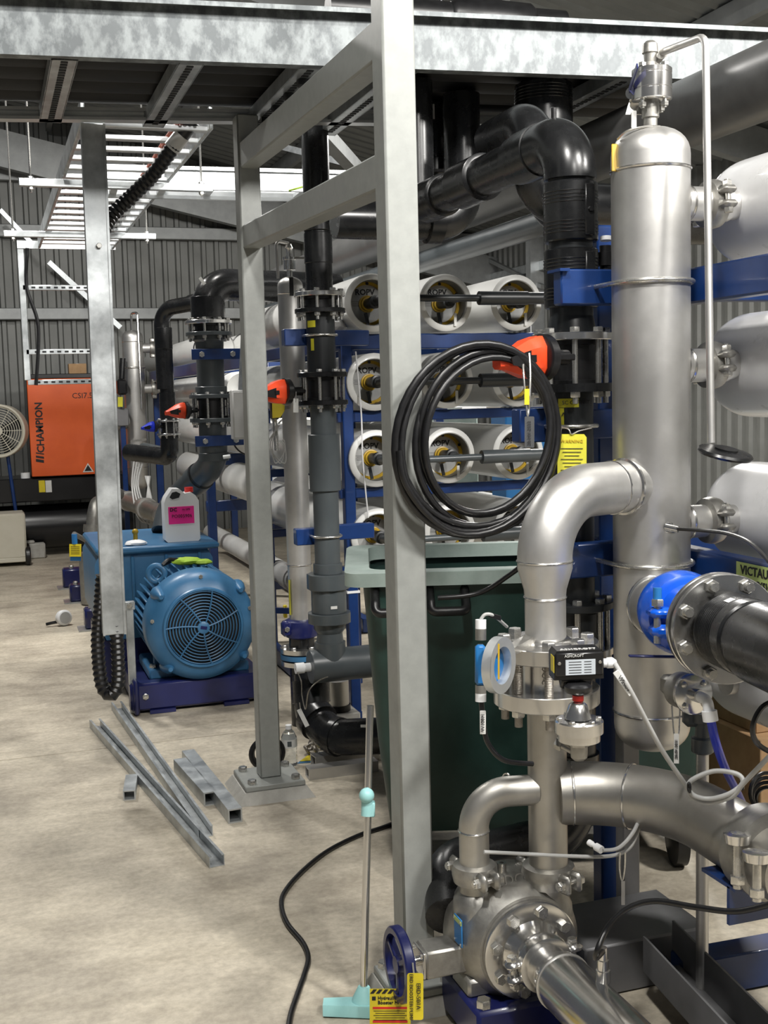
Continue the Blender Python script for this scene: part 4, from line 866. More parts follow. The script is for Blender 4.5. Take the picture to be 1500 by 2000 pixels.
# pale cable from the switch, looping down to the manifold
pc = thing('signal_cable', 'pale grey cable running from switch and looped over manifold', 'cable', P(1280, 1450, 2.6))
g0 = ctr+sA*.085-sC*.006
part('cable', MB().tube(spline([g0, P(1215, 1320, 2.55), P(1240, 1365, 2.55), P(1290, 1460, 2.6), P(1340, 1535, 2.66), P(1355, 1560, 2.66), P(1385, 1568, 2.65), P(1430, 1555, 2.62), P(1452, 1530, 2.6), P(1500, 1480, 2.56), P(1530, 1450, 2.55)], 8), .0055, 10), 'cable', pc)
part('loop', MB().tube(spline([P(1345, 1540, 2.655), P(1352, 1523, 2.65), P(1395, 1506, 2.64), P(1440, 1512, 2.62), P(1450, 1530, 2.61), P(1425, 1550, 2.62), P(1388, 1560, 2.64), P(1358, 1555, 2.65)], 8, True), .0055, 10, True), 'cable', pc)
for x, y in ((1346, 1538), (1449, 1533)): part('cable_tie', MB().torus(P(x, y, 2.64), RT, .010, .003, 14, 6), 'rubber', pc)
sl = V(P(1236, 1364, 2.55)-P(1200, 1312, 2.55)).normalized(); pr_ = sl.cross(FW).normalized()
tp = part('id_sleeve', MB().box(P(1218, 1334, 2.545), (.062, .004, .014), (sl, FW, pr_), .001), 'label', pc); text('W2004', P(1219, 1335, 2.54), sl, -pr_ if pr_.z < 0 else pr_, .0125, 'ink', tp)
# white sample tube below the manifold
sm = thing('sample_tube', 'translucent sample tube with fitting on the dark elbow', 'tube', P(1150, 1650, 2.95))
part('fitting', MB().lathe(P(1150, 1645, 2.98), P(1178, 1662, 2.94)-P(1150, 1645, 2.98), [(0, .008), (.012, .008), (.013, .006), (.024, .006), (.025, .010), (.045, .010)], 12), 'whiteplastic', sm)
part('tube', MB().tube(spline([P(1178, 1661, 2.94), P(1210, 1655, 2.95), P(1240, 1620, 3.0), P(1258, 1570, 3.1)], 8), .005, 8), 'cable', sm)
part('long_tube', MB().tube(spline([P(945, 1664, 3.02), P(1030, 1668, 3.05), P(1110, 1672, 3.02), P(1190, 1672, 2.97), P(1230, 1655, 2.98), P(1250, 1610, 3.05)], 8), .005, 8), 'cable', sm)
t = thing('valve_tag', 'thin metal tag on long chain below the manifold', 'tag', P(1217, 1740, 2.95))
part('bead_chain', MB().tube(spline([P(1211, 1665, 2.95), P(1210, 1695, 2.95), P(1215, 1720, 2.95), P(1220, 1695, 2.95), P(1221, 1665, 2.95)], 6), .0022, 6), 'bolt', t); part('plate', MB().box(P(1217, 1744, 2.95), (.009, .002, .06), (RT, FW, UP)), 'steel', t)
# ================================================================ blue coupling, big flange and black hose pipe at right
c = P(1222, 1215, 3.1)
bf = thing('grooved_coupling', 'bright blue grooved coupling on the header side outlet', 'coupling', P(1290, 1190, 3.0))
ax = (P(1500, 1268, 2.42)-P(1318, 1195, 3.02)).normalized()
c0 = P(1330, 1196, 2.96)
part('housing', MB().lathe(c0-ax*.06, ax, [(0, .082), (.008, .098), (.045, .106), (.075, .106), (.11, .098), (.115, .085)], 40), 'bright_blue', bf)
ul = (P(1275, 1180, 2.95)-P(1275, 1240, 2.95)).normalized()
e = P(1284, 1222, 2.86)
lug = MB().box(P(1290, 1196, 2.86), (.06, .07, .026), (RT, FW, UP), .010).box(P(1296, 1232, 2.86), (.065, .07, .034), (RT, FW, UP), .012)
part('bolt_lug', lug, 'bright_blue', bf)['label'] = 'blue bolt lugs of coupling halves'
bolt(bf, P(1284, 1184, 2.84), UP, .016, .017, .09); part('stud_end', MB().cyl(P(1284, 1174, 2.84), P(1284, 1148, 2.84), .0105, n=12), 'cap_blue', bf)
wcen = V((HX, HY, P(1240, 1200, 3.2).z)); part('branch_stub', MB().cyl(wcen+V((-.01, -.02, 0)), c0-ax*.02, .082, n=36), 'steel', hdr)
wd = (c0-wcen).normalized(); part('weld_bead', MB().torus(wcen+wd*.112, wd, .084, .006, 40, 6), 'steel_bright', hdr)
fl = thing('pipe_flange', 'polished round flange pair joining black pipe to blue coupling', 'flange', P(1400, 1240, 2.7))
f0 = P(1412, 1226, 2.74); FRR = .128
part('rear_flange', MB().lathe(f0-ax*.028, ax, [(0, FRR-.002), (.002, FRR), (.016, FRR), (.018, FRR-.002)], 56), 'steel_bright', fl)
part('gasket', MB().cyl(f0-ax*.010, f0+ax*.012, FRR-.006, n=56), 'rubber', fl)
ff = part('front_flange', MB().lathe(f0+ax*.010, ax, [(0, FRR-.002), (.002, FRR), (.018, FRR), (.020, FRR-.002), (.0201, .08)], 56), 'steel_bright', fl)
part('neck', MB().cyl(c0, f0-ax*.02, .08, n=32), 'bright_blue', fl)
for p in circ(f0+ax*.031, ax, .108, 8, .45):
    bolt(ff, p, ax, .017, .012, .005); part('stud_end', MB().cyl(p+ax*.01, p+ax*.028, .010, n=12), 'bolt', ff)
hp = thing('branch_hose', 'ribbed black pipe leaving the big flange at right edge', 'pipe', f0+ax*.3)
part('pipe', MB().cyl(f0+ax*.02, f0+ax*.8, .078, n=36), 'black', hp)
sb = part('sleeve', MB().lathe(f0+ax*.035, ax, [(0, .078), (.01, .086), (.16, .086), (.165, .081), (.20, .081), (.205, .09), (.5, .09)], 36), 'black', hp)
for k in range(10): part('ridge', MB().torus(f0+ax*(.055+k*.010), ax, .086, .0016, 36, 6), 'black', sb)
nl = (CAM-(f0+ax*.12)).normalized(); s0 = f0+ax*.13; upv = (UP-ax*UP.dot(ax)).normalized(); sd = ax.cross(upv)
stp = s0+(upv*.72+(nl-ax*nl.dot(ax)).normalized()*.40).normalized()*.0865
nv_ = (stp-s0).normalized(); part('sticker', MB().box(stp, (.030, .018, .002), (ax, ax.cross(nv_).normalized(), nv_)), 'label', hp)
tpz = thing('tape_label', 'green masking tape with handwritten note on blue beam', 'label', P(1470, 1125, 2.9))
xb = 1.945-.029
a_, b__ = PX(1444, 1106, xb), PX(1520, 1120, xb)
tq = part('tape', MB().box((xb-.002, (a_.y+b__.y)/2-.02, zb2+.0), (.0015, abs(b__.y-a_.y)+.06, .085)), 'tape', tpz)
text('VICTAULIC TANK', (xb-.0035, a_.y-.01, zb2+.022), -YA, ZA, .034, 'ink', tq, align='LEFT', bold=.0008); text('PHYSIC LINE', (xb-.0035, a_.y-.05, zb2-.012), -YA, ZA, .03, 'ink', tq, align='LEFT', bold=.0006)
# sample valve on the header with blue hose
sv = thing('sample_valve', 'round stainless sample valve with white elbow on header', 'valve', P(1350, 1350, 2.85))
va = (ax*.5-FW*.5+RT*.2).normalized(); vc = P(1338, 1350, 2.86)
part('stem_block', MB().box(P(1318, 1338, 2.95), (.06, .06, .05), (va, va.cross(UP).normalized(), va.cross(va.cross(UP)).normalized()), .01), 'steel_cast', sv)
part('body', MB().lathe(vc-va*.03, va, [(0, .040), (.004, .044), (.05, .044), (.054, .047), (.062, .047)], 32), 'steel_cast', sv)
vf = part('cover', MB().lathe(vc+va*.032, va, [(0, .047), (.002, .049), (.012, .049), (.014, .046)], 36), 'steel_bright', sv)
for p in circ(vc+va*.046, va, .036, 4, .5): part('cover_bolt', MB().sphere(p, .008, 10), 'bolt', vf)
part('port', MB().cyl(vc+va*.04, vc+va*.075, .016, n=16), 'steel_bright', sv)
e0 = vc+va*.07; part('elbow', MB().tube(fillet([e0, P(1382, 1368, 2.76), P(1386, 1402, 2.75)], .02, 8), .013, 14).cyl(P(1385, 1388, 2.75), P(1388, 1408, 2.75), .018, n=14), 'whiteplastic', sv)
part('lever', MB().bar(P(1228, 1281, 2.9), P(1322, 1283, 2.9), .018, .006, up=UP, bev=.002), 'navy', sv, 'navy lever handle')
hs = thing('blue_hose', 'blue hose dropping from the white elbow past the manifold', 'hose', P(1420, 1470, 2.75))
part('hose', MB().tube(spline([P(1387, 1400, 2.75), P(1398, 1450, 2.78), P(1418, 1505, 2.9), P(1440, 1548, 3.0), P(1460, 1590, 3.1)], 8), .0105, 12), 'hose', hs)
gc = thing('union_fitting', 'grey plastic union on a slim chrome standpipe', 'fitting', P(1372, 1440, 3.1))
part('union', MB().lathe(P(1372, 1470, 3.1), ZA, [(0, .024), (.004, .029), (.04, .029), (.044, .02), (.08, .018), (.085, .03), (.11, .03)], 24), 'pvc', gc)
part('saddle', MB().box(P(1360, 1400, 3.1), (.07, .04, .05), (RT, FW, UP), .01), 'pvc', gc)
zq = P(1372, 1470, 3.1); part('standpipe', MB().cyl((zq.x, zq.y, .03), zq, .0165, n=18), 'steel', gc); part('floor_flange', MB().cyl((zq.x, zq.y, 0), (zq.x, zq.y, .03), .035, n=18), 'steel_cast', gc)
t = thing('valve_tag', 'white tag on bead chain below the sample valve', 'tag', P(1322, 1460, 2.85))
part('bead_chain', MB().tube(spline([P(1312, 1378, 2.86), P(1316, 1430, 2.85), P(1321, 1436, 2.85), P(1326, 1430, 2.85), P(1328, 1385, 2.86)], 6), .002, 6), 'bolt', t)
tp = part('plate', MB().box(P(1321, 1462, 2.845), (.012, .002, .072), (RT, FW, UP)), 'label', t); text('28-SV-2011', P(1321, 1463, 2.842), UP, -RT, .010, 'ink', tp)
sc_ = thing('sensor_probe', 'small steel probe with black lead on the header side', 'sensor', P(1305, 1030, 3.15))
part('boss', MB().lathe(P(1312, 1032, 3.20), (P(1298, 1028, 3.1)-P(1312, 1032, 3.20)), [(0, .016), (.05, .016), (.06, .012)], 16), 'steel_bright', sc_); part('nut', MB().cyl(P(1300, 1029, 3.12), P(1325, 1034, 3.10), .009, n=10), 'steel_bright', sc_)
part('lead', MB().tube(spline([P(1322, 1033, 3.10), P(1370, 1036, 3.0), P(1420, 1042, 2.9), P(1465, 1060, 2.75), P(1500, 1095, 2.65), P(1520, 1130, 2.6)], 8), .005, 8), 'rubber', sc_)
solo('loose_lead', MB().tube(spline([P(1530, 1365, 2.5), P(1490, 1380, 2.5), P(1470, 1420, 2.5), P(1482, 1455, 2.52), P(1530, 1480, 2.55)], 8), .006, 8), 'rubber', 'black lead curving at the right edge under wrapped vessel', 'cable')
# big clamp at right lower edge, on a blue bracket
mc = thing('manifold_clamp', 'heavy stainless grooved clamp with long bolts at right edge', 'clamp', P(1470, 1640, 2.62))
md = (mpts[-1]-mpts[-2]).normalized(); m1 = mpts[-1]
part('band', MB().lathe(P(1500, 1665, 2.66)-md*.04, md, [(0, .086), (.005, .104), (.07, .104), (.075, .086)], 36), 'steel_cast', mc)
for x, y, d, yb in ((1440, 1636, 2.60, 1735), (1478, 1672, 2.5, 1760)):
    part('ear', MB().lathe(P(x, y+14, d), UP, [(0, .018), (.004, .026), (.024, .030), (.026, .022)], 20), 'steel_bright', mc)
    part('long_bolt', MB().cyl(P(x, y+10, d), P(x, yb, d), .010, n=12).sphere(P(x, y-2, d), .021, 14, (1, 1, .55)), 'bolt', mc)
    bolt(mc, P(x, yb-24, d), -UP, .017, .018, .0, 0, 'nut')
br = thing('pipe_bracket', 'blue angle bracket under the heavy right clamp', 'bracket', P(1450, 1740, 2.6))
p0 = P(1392, 1712, 2.72); wz = p0.z
part('top_plate', MB().box((p0.x+.20, p0.y-.02, wz), (.40, .13, .008)), 'blue', br); part('web', MB().box((p0.x+.20, p0.y-.06, wz-.045), (.40, .01, .09)), 'blue', br)
part('support_leg', MB().box((p0.x+.30, p0.y+.02, (wz-.01)/2), (.06, .06, wz-.012), bev=.004), 'blue', br)
# ================================================================ near skid base frame and channels, low right
sk = thing('skid_base', 'blue base frame and grey post of the near skid', 'frame', (ux, 3.0, 0))
part('grey_post', MB().box((PY(1220, 1750, 3.22).x, 3.20, .50), (.06, .05, 1.0), bev=.004), 'sheet', sk)
part('base_rail', MB().box((PY(1186, 1990, 2.55).x+.02, 2.2, .055), (.10, 2.1, .09), bev=.005), 'blue', sk)
part('cross_rail', MB().bar(PZ(1325, 1905, .06), PZ(1620, 1850, .06), .09, .11, bev=.005), 'blue', sk)
pq = PZ(1385, 1808, .15); part('plinth', MB().box((pq.x-.2, pq.y+.14, .075), (.40, .28, .148), bev=.006), 'sheet', sk)
ch = thing('drip_channel', 'grey folded metal channel lying along the skid base', 'channel', P(1350, 1930, 2.6))
a = PZ(1258, 1862, .14); e = PZ(1420, 2040, .14); dd_ = (e-a).normalized(); L = 1.3; nn_ = V((dd_.y, -dd_.x, 0))
part('near_wall', MB().bar(a, a+dd_*L, .006, .10), 'sheet', ch); part('far_wall', MB().bar(a+nn_*-.11+dd_*-.05, a+nn_*-.11+dd_*L, .006, .12), 'sheet', ch); part('bottom', MB().bar(a-nn_*.055-ZA*.05, a-nn_*.055+dd_*L-ZA*.05, .115, .006), 'sheet', ch)
for k in range(2): part('lead', MB().tube(spline([a-nn_*(.03+.03*k)-ZA*.02, a-nn_*(.06-.02*k)+dd_*.3-ZA*.03, a-nn_*(.04+.02*k)+dd_*.8-ZA*.03], 8), .007, 8), 'rubber', ch)
# ================================================================ green bin
BA = math.radians(-17.5); bx_ = V((math.cos(BA), math.sin(BA), 0)); by_ = V((-math.sin(BA), math.cos(BA), 0))
fl_ = P(672, 1120, 3.95); fr_ = fl_+bx_*1.36; zr = fl_.z
bn = thing('wheeled_bin', 'large dark green wheeled bin behind the pipework', 'bin', V(((fl_+fr_)/2).to_tuple()[:2]+(0,)))
o = V((fl_.x, fl_.y, 0)); Wd, Dp = 1.36, .74; zb0 = .165
def bin_ring(z, ix, iy0, iy1, n=4, r=.06):
    cx_, cy_ = Wd/2, (iy0+Dp-iy1)/2; w_, h_ = Wd-2*ix, Dp-iy0-iy1
    return [o+bx_*(cx_+x)+by_*(cy_+y)+ZA*z for x, y in rrect(w_, h_, r, n)]
outer = [bin_ring(z, i, a1, a2) for z, i, a1, a2 in ((zb0, .155, .10, .10), (zb0+.03, .135, .085, .085), (.5, .10, .06, .06), (zr-.05, .062, .03, .03))]
inner = [bin_ring(z, i, a1, a2) for z, i, a1, a2 in ((zr-.05, .072, .04, .04), (.5, .11, .07, .07), (zb0+.03, .15, .1, .1))]
part('body', MB().loft(outer+inner), 'bin', bn)
rm = MB(); rm.loft([bin_ring(zr-.052, .055, .025, .025), bin_ring(zr-.05, 0, 0, 0), bin_ring(zr-.004, 0, 0, 0), bin_ring(zr, .006, .006, .006), bin_ring(zr, .085, .06, .06), bin_ring(zr-.05, .09, .065, .065)], close=True); part('rim', rm, 'binrim', bn)
for k in (.035, .24):
    p = o+bx_*(.07+k*.9)-by_*.0+ZA*(zr-.10)
    part('handle', MB().tube(fillet([p+by_*.06+ZA*.05, p-by_*.03+ZA*.0, p-by_*.05-ZA*.03+bx_*.0, p-by_*.05-ZA*.03+bx_*.12, p+by_*.06+ZA*.05+bx_*.12], .02, 5), .016, 12), 'rubber', bn)
part('lid_arm', MB().tube(spline([o+bx_*.80+by_*.02+ZA*(zr-.12), o+bx_*.82-by_*.0+ZA*(zr), o+bx_*.86+by_*.08+ZA*(zr+.05)], 6), .02, 10), 'bin', bn)
for k, (x, y) in enumerate(((.18, .14), (1.16, .14), (.18, .6), (1.16, .6))):
    p = o+bx_*x+by_*y; part('castor', MB().lathe(p-bx_*.025+ZA*.10, bx_, [(0, .085), (.004, .10), (.046, .10), (.05, .085)], 32), 'rubber', bn); part('castor_fork', MB().box(p+ZA*.14, (.07, .05, .05), BA), 'galv', bn)
X2, Y2 = 1.485, 5.83
# ================================================================ second (middle) column: grey PVC valve stack
q = P(634, 900, 5.3); MX, MY = q.x, q.y
def MZ(y): return PY(634, y, MY).z
mc2 = thing('valve_column', 'middle grey pipe column with red lever valve left of rack', 'pipe column', (MX, MY, .1))
def seg(parent, name, x, y, z0, z1, r, m, n=28): return part(name, MB().lathe((x, y, min(z0, z1)), ZA, [(0, r-.002), (.002, r), (abs(z1-z0)-.002, r), (abs(z1-z0), r-.002)], n), m, parent)
seg(mc2, 'upper_pipe', MX, MY, MZ(575), 2.93, .060, 'black'); seg(mc2, 'upper_sleeve', MX, MY, MZ(452), MZ(400), .069, 'black'); seg(mc2, 'upper_sleeve', MX, MY, MZ(515), MZ(456), .063, 'black')
part('sticker', MB().box((MX-.03, MY-.066, MZ(425)), (.022, .006, .06)), 'label', mc2)
wafer(mc2, MX, MY, MZ(571), MZ(612), .113, .02, 'steel_bright', 'black', 8, .014, bodym='rubber')
seg(mc2, 'body_pipe', MX, MY, MZ(728), MZ(612), .064, 'pvc_dark')
wafer(mc2, MX, MY, MZ(727), MZ(791), .113, .022, 'black', 'black', 8, .014, bodym='rubber')
seg(mc2, 'lower_pipe', MX, MY, MZ(1118), MZ(791), .058, 'pvc'); seg(mc2, 'coupling', MX, MY, MZ(958), MZ(848), .071, 'pvc')
seg(mc2, 'socket', MX, MY, MZ(1120), MZ(1100), .066, 'pvc')
seg(mc2, 'union_nut', MX, MY, MZ(1150), MZ(1120), .098, 'pvc', 10); seg(mc2, 'union_body', MX, MY, MZ(1196), MZ(1150), .080, 'pvc'); seg(mc2, 'union_nut', MX, MY, MZ(1216), MZ(1196), .100, 'pvc', 12)
part('taper', MB().lathe((MX, MY, MZ(1256)), ZA, [(0, .062), (MZ(1236)-MZ(1256), .058), (MZ(1228)-MZ(1256), .072), (MZ(1216)-MZ(1256), .074)], 28), 'pvc', mc2)
part('sticker', MB().box((MX+.0, MY-.081, MZ(1182)), (.03, .003, .013)), 'label', mc2)
zt2 = MZ(1300); tx0 = PY(606, 1305, MY).x
part('tee_branch', MB().cyl((MX, MY, zt2), (MX, MY, MZ(1254)), .070, n=28), 'pvc', mc2)
part('tee_run', MB().lathe((tx0, MY, zt2), XA, [(0, .055), (.0, .074), (.004, .076), (.40, .076)], 32), 'pvc', mc2)
part('plug', MB().cyl((tx0+.01, MY, zt2), (tx0-.03, MY, zt2), .020, n=16).cyl((tx0-.03, MY, zt2), (tx0-.07, MY, zt2), .025, n=16), 'whiteplastic', mc2)
part('sensor_wire', MB().tube(spline([(tx0-.07, MY, zt2), P(588, 1330, 5.3), P(590, 1360, 5.3), P(597, 1385, 5.25), P(603, 1350, 5.2), P(622, 1330, 5.2), P(640, 1322, 5.15)], 8), .003, 6), 'stud', mc2)
actuator(mc2, (MX-.10, MY-.02, MZ(763)), (-.97, -.25, 0), .88)
ya = thing('lever_valve', 'small yellow lever valve on grey box below red lever', 'valve', P(548, 797, 5.6)); part('lever', MB().loft([[P(x_, y_, 5.6+dz) for x_, y_ in ((531, 778), (546, 782), (556, 790), (556, 802), (548, 815), (532, 817))] for dz in (-.02, .03)]), 'yellow', ya); part('body', MB().box(P(536, 797, 5.64), (.04, .04, .11), bev=.008), 'blackpaint', ya); part('arm', MB().bar(P(536, 797, 5.64), V((X2-.04, Y2-.03, P(536, 797, 5.64).z)), .02, .02), 'steel_cast', ya); part('stem', MB().cyl(P(536, 815, 5.64), P(541, 880, 5.64), .012, n=10), 'bolt', ya)
for k in range(3): part('wire', MB().tube(spline([P(540+k*3, 830, 5.6), P(532-k*4, 870, 5.6), P(538+k*9, 905, 5.6), P(556, 880-k*8, 5.6), P(545+k*3, 860, 5.6)], 6), .003, 6), 'cable', ya)
t = thing('valve_tag', 'white engraved tag hanging below red lever', 'tag', P(578, 790, 5.1)); part('plate', MB().box(P(578, 792, 5.1), (.022, .002, .06), (RT, FW, UP)), 'label', t); part('wire', MB().cyl(P(578, 765, 5.1), P(578, 786, 5.1), .002, n=6), 'bolt', t)
lb = thing('pipe_label', 'small yellow stickers on the middle column', 'label', P(605, 640, 5.2))
curved(lb, 'sticker', MX, MY, .0645, MZ(640), MZ(627), -2.9, -2.2, 'tagyellow'); curved(lb, 'sticker', MX, MY, .0645, MZ(685), MZ(662), -2.6, -2.35, 'tagyellow')
for k, (yy, lab) in enumerate(((655, 'upper blue bracket with U bolt on middle column'), (1047, 'lower blue bracket with U bolt on middle column'))):
    zz = MZ(yy); t = thing('pipe_bracket', lab, 'bracket', (MX-.1, MY+.08, zz), 'blue brackets of the middle column')
    part('plate', MB().box((MX-.07, MY+.075, zz-.005), (.17 if k == 0 else .12, .06, .075), bev=.004), 'blue', t); part('arm', MB().box((MX+.14, MY+.16, zz-.005), (.26, .06, .07), bev=.004), 'blue', t)
    ubolt(t, (MX, MY), .066 if k == 0 else .060, zz, .06, .0055)
# floor elbow of the middle skid
fe = thing('floor_elbow', 'large black pipe elbow lying on the floor behind bin', 'pipe', P(660, 1440, 5.4))
fp_ = fillet([P(606, 1318, 5.55), P(610, 1400, 5.5), P(652, 1440, 5.38), P(900, 1432, 5.1)], [.12, .14], 10); part('pipe', MB().tube(fp_, .082, 30), 'black', fe)
part('sleeve', MB().cyl(P(606, 1330, 5.55), P(608, 1372, 5.53), .09, n=28), 'black', fe); part('sleeve', MB().tube([P(612, 1398, 5.5), P(624, 1412, 5.46)], .094, 28), 'black', fe); part('sleeve', MB().tube([P(654, 1437, 5.39), P(664, 1440, 5.37)], .09, 28), 'black', fe)
part('sticker', MB().box(P(712, 1418, 5.2), (.035, .003, .012), (RT, FW, UP)), 'label', fe)
# second header
def Z2(y): return PY(585, y, Y2).z
h2 = thing('header_vessel', 'slim stainless header pipe behind the middle column', 'vessel', (X2, Y2, Z2(1205)))
part('shell', MB().lathe((X2, Y2, Z2(1210)), ZA, [(0, .06)]+[(Z2(560)-Z2(1210), .064)]+[(Z2(560)-Z2(1210)+.05*math.sin(a), .064*math.cos(a)+.001) for a in [PI/2*k/6 for k in range(1, 7)]], 32), 'steel', h2)
for y in (575, 1102): part('weld_bead', MB().torus((X2, Y2, Z2(y)), ZA, .064, .003, 32, 6), 'steel_bright', h2)
part('dark_label', MB().box((X2-.01, Y2-.066, Z2(562)), (.02, .004, .09)), 'ink', h2)
curved(h2, 'yellow_strip', X2, Y2, .065, Z2(1198), Z2(1130), -2.9, -2.7, 'tagyellow')
tv2 = thing('ball_valve', 'small stainless vent valve on the slim header', 'valve', (X2, Y2, Z2(540)))
part('body', MB().lathe((X2, Y2, Z2(548)), ZA, [(0, .014), (.05, .014), (.052, .03), (.10, .03), (.102, .034), (.115, .034), (.117, .016), (.15, .016), (.16, .02), (.18, .012)], 18), 'steel_bright', tv2); part('tube', MB().tube(fillet([(X2, Y2, Z2(476)), (X2-.07, Y2-.02, Z2(472)), (X2-.065, Y2-.02, Z2(545))], .02, 6), .008, 8), 'steel', tv2)
part('lever', MB().box((X2+.06, Y2-.02, Z2(505)), (.1, .015, .01)), 'steel_cast', tv2)
cb = thing('grooved_coupling', 'dark blue grooved coupling at the foot of slim header', 'coupling', (X2, Y2, Z2(1225)))
part('housing', MB().lathe((X2, Y2, Z2(1245)), ZA, [(0, .066), (.01, .085), (.05, .094), (.09, .085), (.10, .066)], 28), 'navy', cb); part('bolt_lug', MB().box((X2-.09, Y2-.04, Z2(1222)), (.05, .05, .08), bev=.012), 'navy', cb); bolt(cb, (X2-.092, Y2-.066, Z2(1222)), -YA, .014, .012)
fl2 = thing('foot_pipe', 'black foot pipe with steel flange below slim header', 'pipe', (X2, Y2, Z2(1330)))
part('pipe', MB().cyl((X2, Y2, .0), (X2, Y2, Z2(1243)), .066, n=24), 'black', fl2)
for y, m_ in ((1268, 'steel_bright'), (1280, 'motor'), (1292, 'steel_bright')):
    part('flange', MB().cyl((X2, Y2, Z2(y)-.012), (X2, Y2, Z2(y)+.012), .112, n=28), m_, fl2)
for p in circ((X2, Y2, Z2(1264)), ZA, .09, 6, .3): bolt(fl2, p, ZA, .013, .014)
t = thing('lever_valve', 'navy lever with yellow sleeve left of the slim header', 'valve', P(553, 1192, 6.4)); part('lever', MB().bar(P(530, 1192, 6.4), P(572, 1193, 6.2), .025, .03), 'navy', t); part('yellow_sleeve', MB().box(P(557, 1194, 6.35), (.02, .02, .07), bev=.004), 'yellow', t)
t = thing('steel_pot', 'short stainless stub with black base beside blue upright', 'stub', P(660, 1350, 5.75)); q = P(660, 1375, 5.75); part('stub', MB().cyl(q, q+ZA*.12, .055, n=24), 'steel', t); part('base', MB().cyl(q-ZA*.03, q, .062, n=24), 'rubber', t); part('stand', MB().box((q.x+.02, q.y, (q.z-.03)/2), (.14, .16, q.z-.03), bev=.006), 'concrete_block', t)
# ================================================================ third column with grey elbow to the motor pump
q = P(414, 800, 7.3); GX, GY = q.x, q.y
def GZ(y): return PY(414, y, GY).z
g = thing('valve_column', 'far grey pipe column with red lever behind the jerrycan', 'pipe column', (GX, GY, .3))
part('top_elbow', MB().tube(fillet([(GX, GY, GZ(620)), (GX, GY, GZ(555)), (GX+.9, GY+.25, GZ(555))], .14, 12), .098, 30), 'black', g); seg(g, 'reducer', GX, GY, GZ(622), GZ(580), .105, 'black')
part('sticker', MB().box((GX-.045, GY-.095, GZ(552)), (.02, .004, .05), (V((.8, 0, .6)), YA, V((-.6, 0, .8)))), 'label', g)
wafer(g, GX, GY, GZ(626), GZ(656), .142, .022, 'steel_bright', 'pvc', 8, .015, bodym='rubber')
part('taper', MB().lathe((GX, GY, GZ(685)), ZA, [(0, .085), (GZ(668)-GZ(685), .088), (GZ(664)-GZ(685), .10), (GZ(656)-GZ(685), .10)], 28), 'pvc', g)
seg(g, 'pipe', GX, GY, GZ(775), GZ(685), .085, 'pvc'); seg(g, 'collar', GX, GY, GZ(772), GZ(755), .098, 'pvc')
wafer(g, GX, GY, GZ(770), GZ(824), .138, .024, 'pvc', 'pvc', 8, .015, bodym='rubber')
part('elbow', MB().tube(fillet([(GX, GY, GZ(824)), (GX, GY, GZ(905)), P(335, 985, 7.8), V((P(322, 1058, 7.7).x, P(322, 1058, 7.7).y, .84))], [.16, .10], 12), .086, 30), 'pvc', g)
seg(g, 'socket', GX, GY, GZ(900), GZ(884), .094, 'pvc'); dq = (P(335, 985, 7.8)-V((GX, GY, GZ(905)))).normalized(); mid = V((GX, GY, GZ(905))).lerp(P(335, 985, 7.8), .28); part('ring_gap', MB().cyl(mid-dq*.012, mid+dq*.006, .0875, n=28), 'rubber', g)
part('socket', MB().cyl(mid+dq*.01, mid+dq*.09, .094, n=28), 'pvc', g)
actuator(g, (GX-.10, GY-.04, GZ(800)), (-.97, -.24, 0), .8)
part('sensor', MB().cyl(P(436, 893, 7.1), P(450, 891, 7.1), .012, n=10), 'whiteplastic', g)
for k, yy in enumerate((693, 860)):
    t = thing('pipe_bracket', ('upper', 'lower')[k]+' blue clamp plate on the far grey column', 'bracket', (GX, GY-.1, GZ(yy)), 'blue clamp plates of the far column')
    part('plate', MB().box((GX+.02, GY-.105, GZ(yy)), (.30, .015, .065), bev=.003), 'blue', t)
    for sx in (-.09, .10): bolt(t, (GX+sx+.02, GY-.113, GZ(yy)), -YA, .018, .012, .12)
t = thing('control_box', 'grey wall box beside the square post', 'box', P(468, 810, 6.9)); part('case', MB().box(P(470, 810, 6.95), (.11, .08, .29), bev=.006), 'pvc_light', t); part('lid', MB().box(P(470, 810, 6.95)-YA*.043, (.10, .008, .27), bev=.003), 'pvc_light', t); part('arm', MB().bar(P(470, 840, 6.97), V((GX+.12, GY-.1, P(470, 840, 6.97).z)), .03, .03), 'galv', t); part('support', MB().bar(P(472, 765, 7.0), P(478, 640, 7.0), .03, .03), 'galv', t)
# pipe B
pb = thing('valve_column', 'slim black pipe with blue lever valve near the far header', 'pipe column', P(330, 800, 8.5))
q = P(328, 800, 8.6); BX, BY = q.x, q.y
def BZ(y): return PY(328, y, BY).z
part('pipe', MB().tube(fillet([P(400, 588, 8.3), V((BX-.02, BY, BZ(604))), V((BX-.02, BY, BZ(760)))], .13, 10), .055, 24), 'black', pb)
part('collar', MB().cyl(P(386, 590, 8.35), P(374, 593, 8.4), .064, n=20), 'black', pb)
seg(pb, 'lower_pipe', BX, BY, BZ(895), BZ(680), .052, 'black'); seg(pb, 'sleeve', BX-.01, BY, BZ(682), BZ(640), .064, 'black'); seg(pb, 'sleeve', BX, BY, BZ(820), BZ(766), .060, 'black')
wafer(pb, BX, BY, BZ(820), BZ(850), .085, .014, 'steel_bright', 'steel_bright', 8, .010, bodym='rubber')
part('elbow', MB().tube(fillet([(BX, BY, BZ(850)), (BX, BY, BZ(893)), (BX-.25, BY+.4, BZ(885))], .06, 8), .065, 22), 'black', pb)
actuator(pb, (BX-.05, BY-.02, BZ(832)), (-.97, -.24, 0), .62, mt='hose')
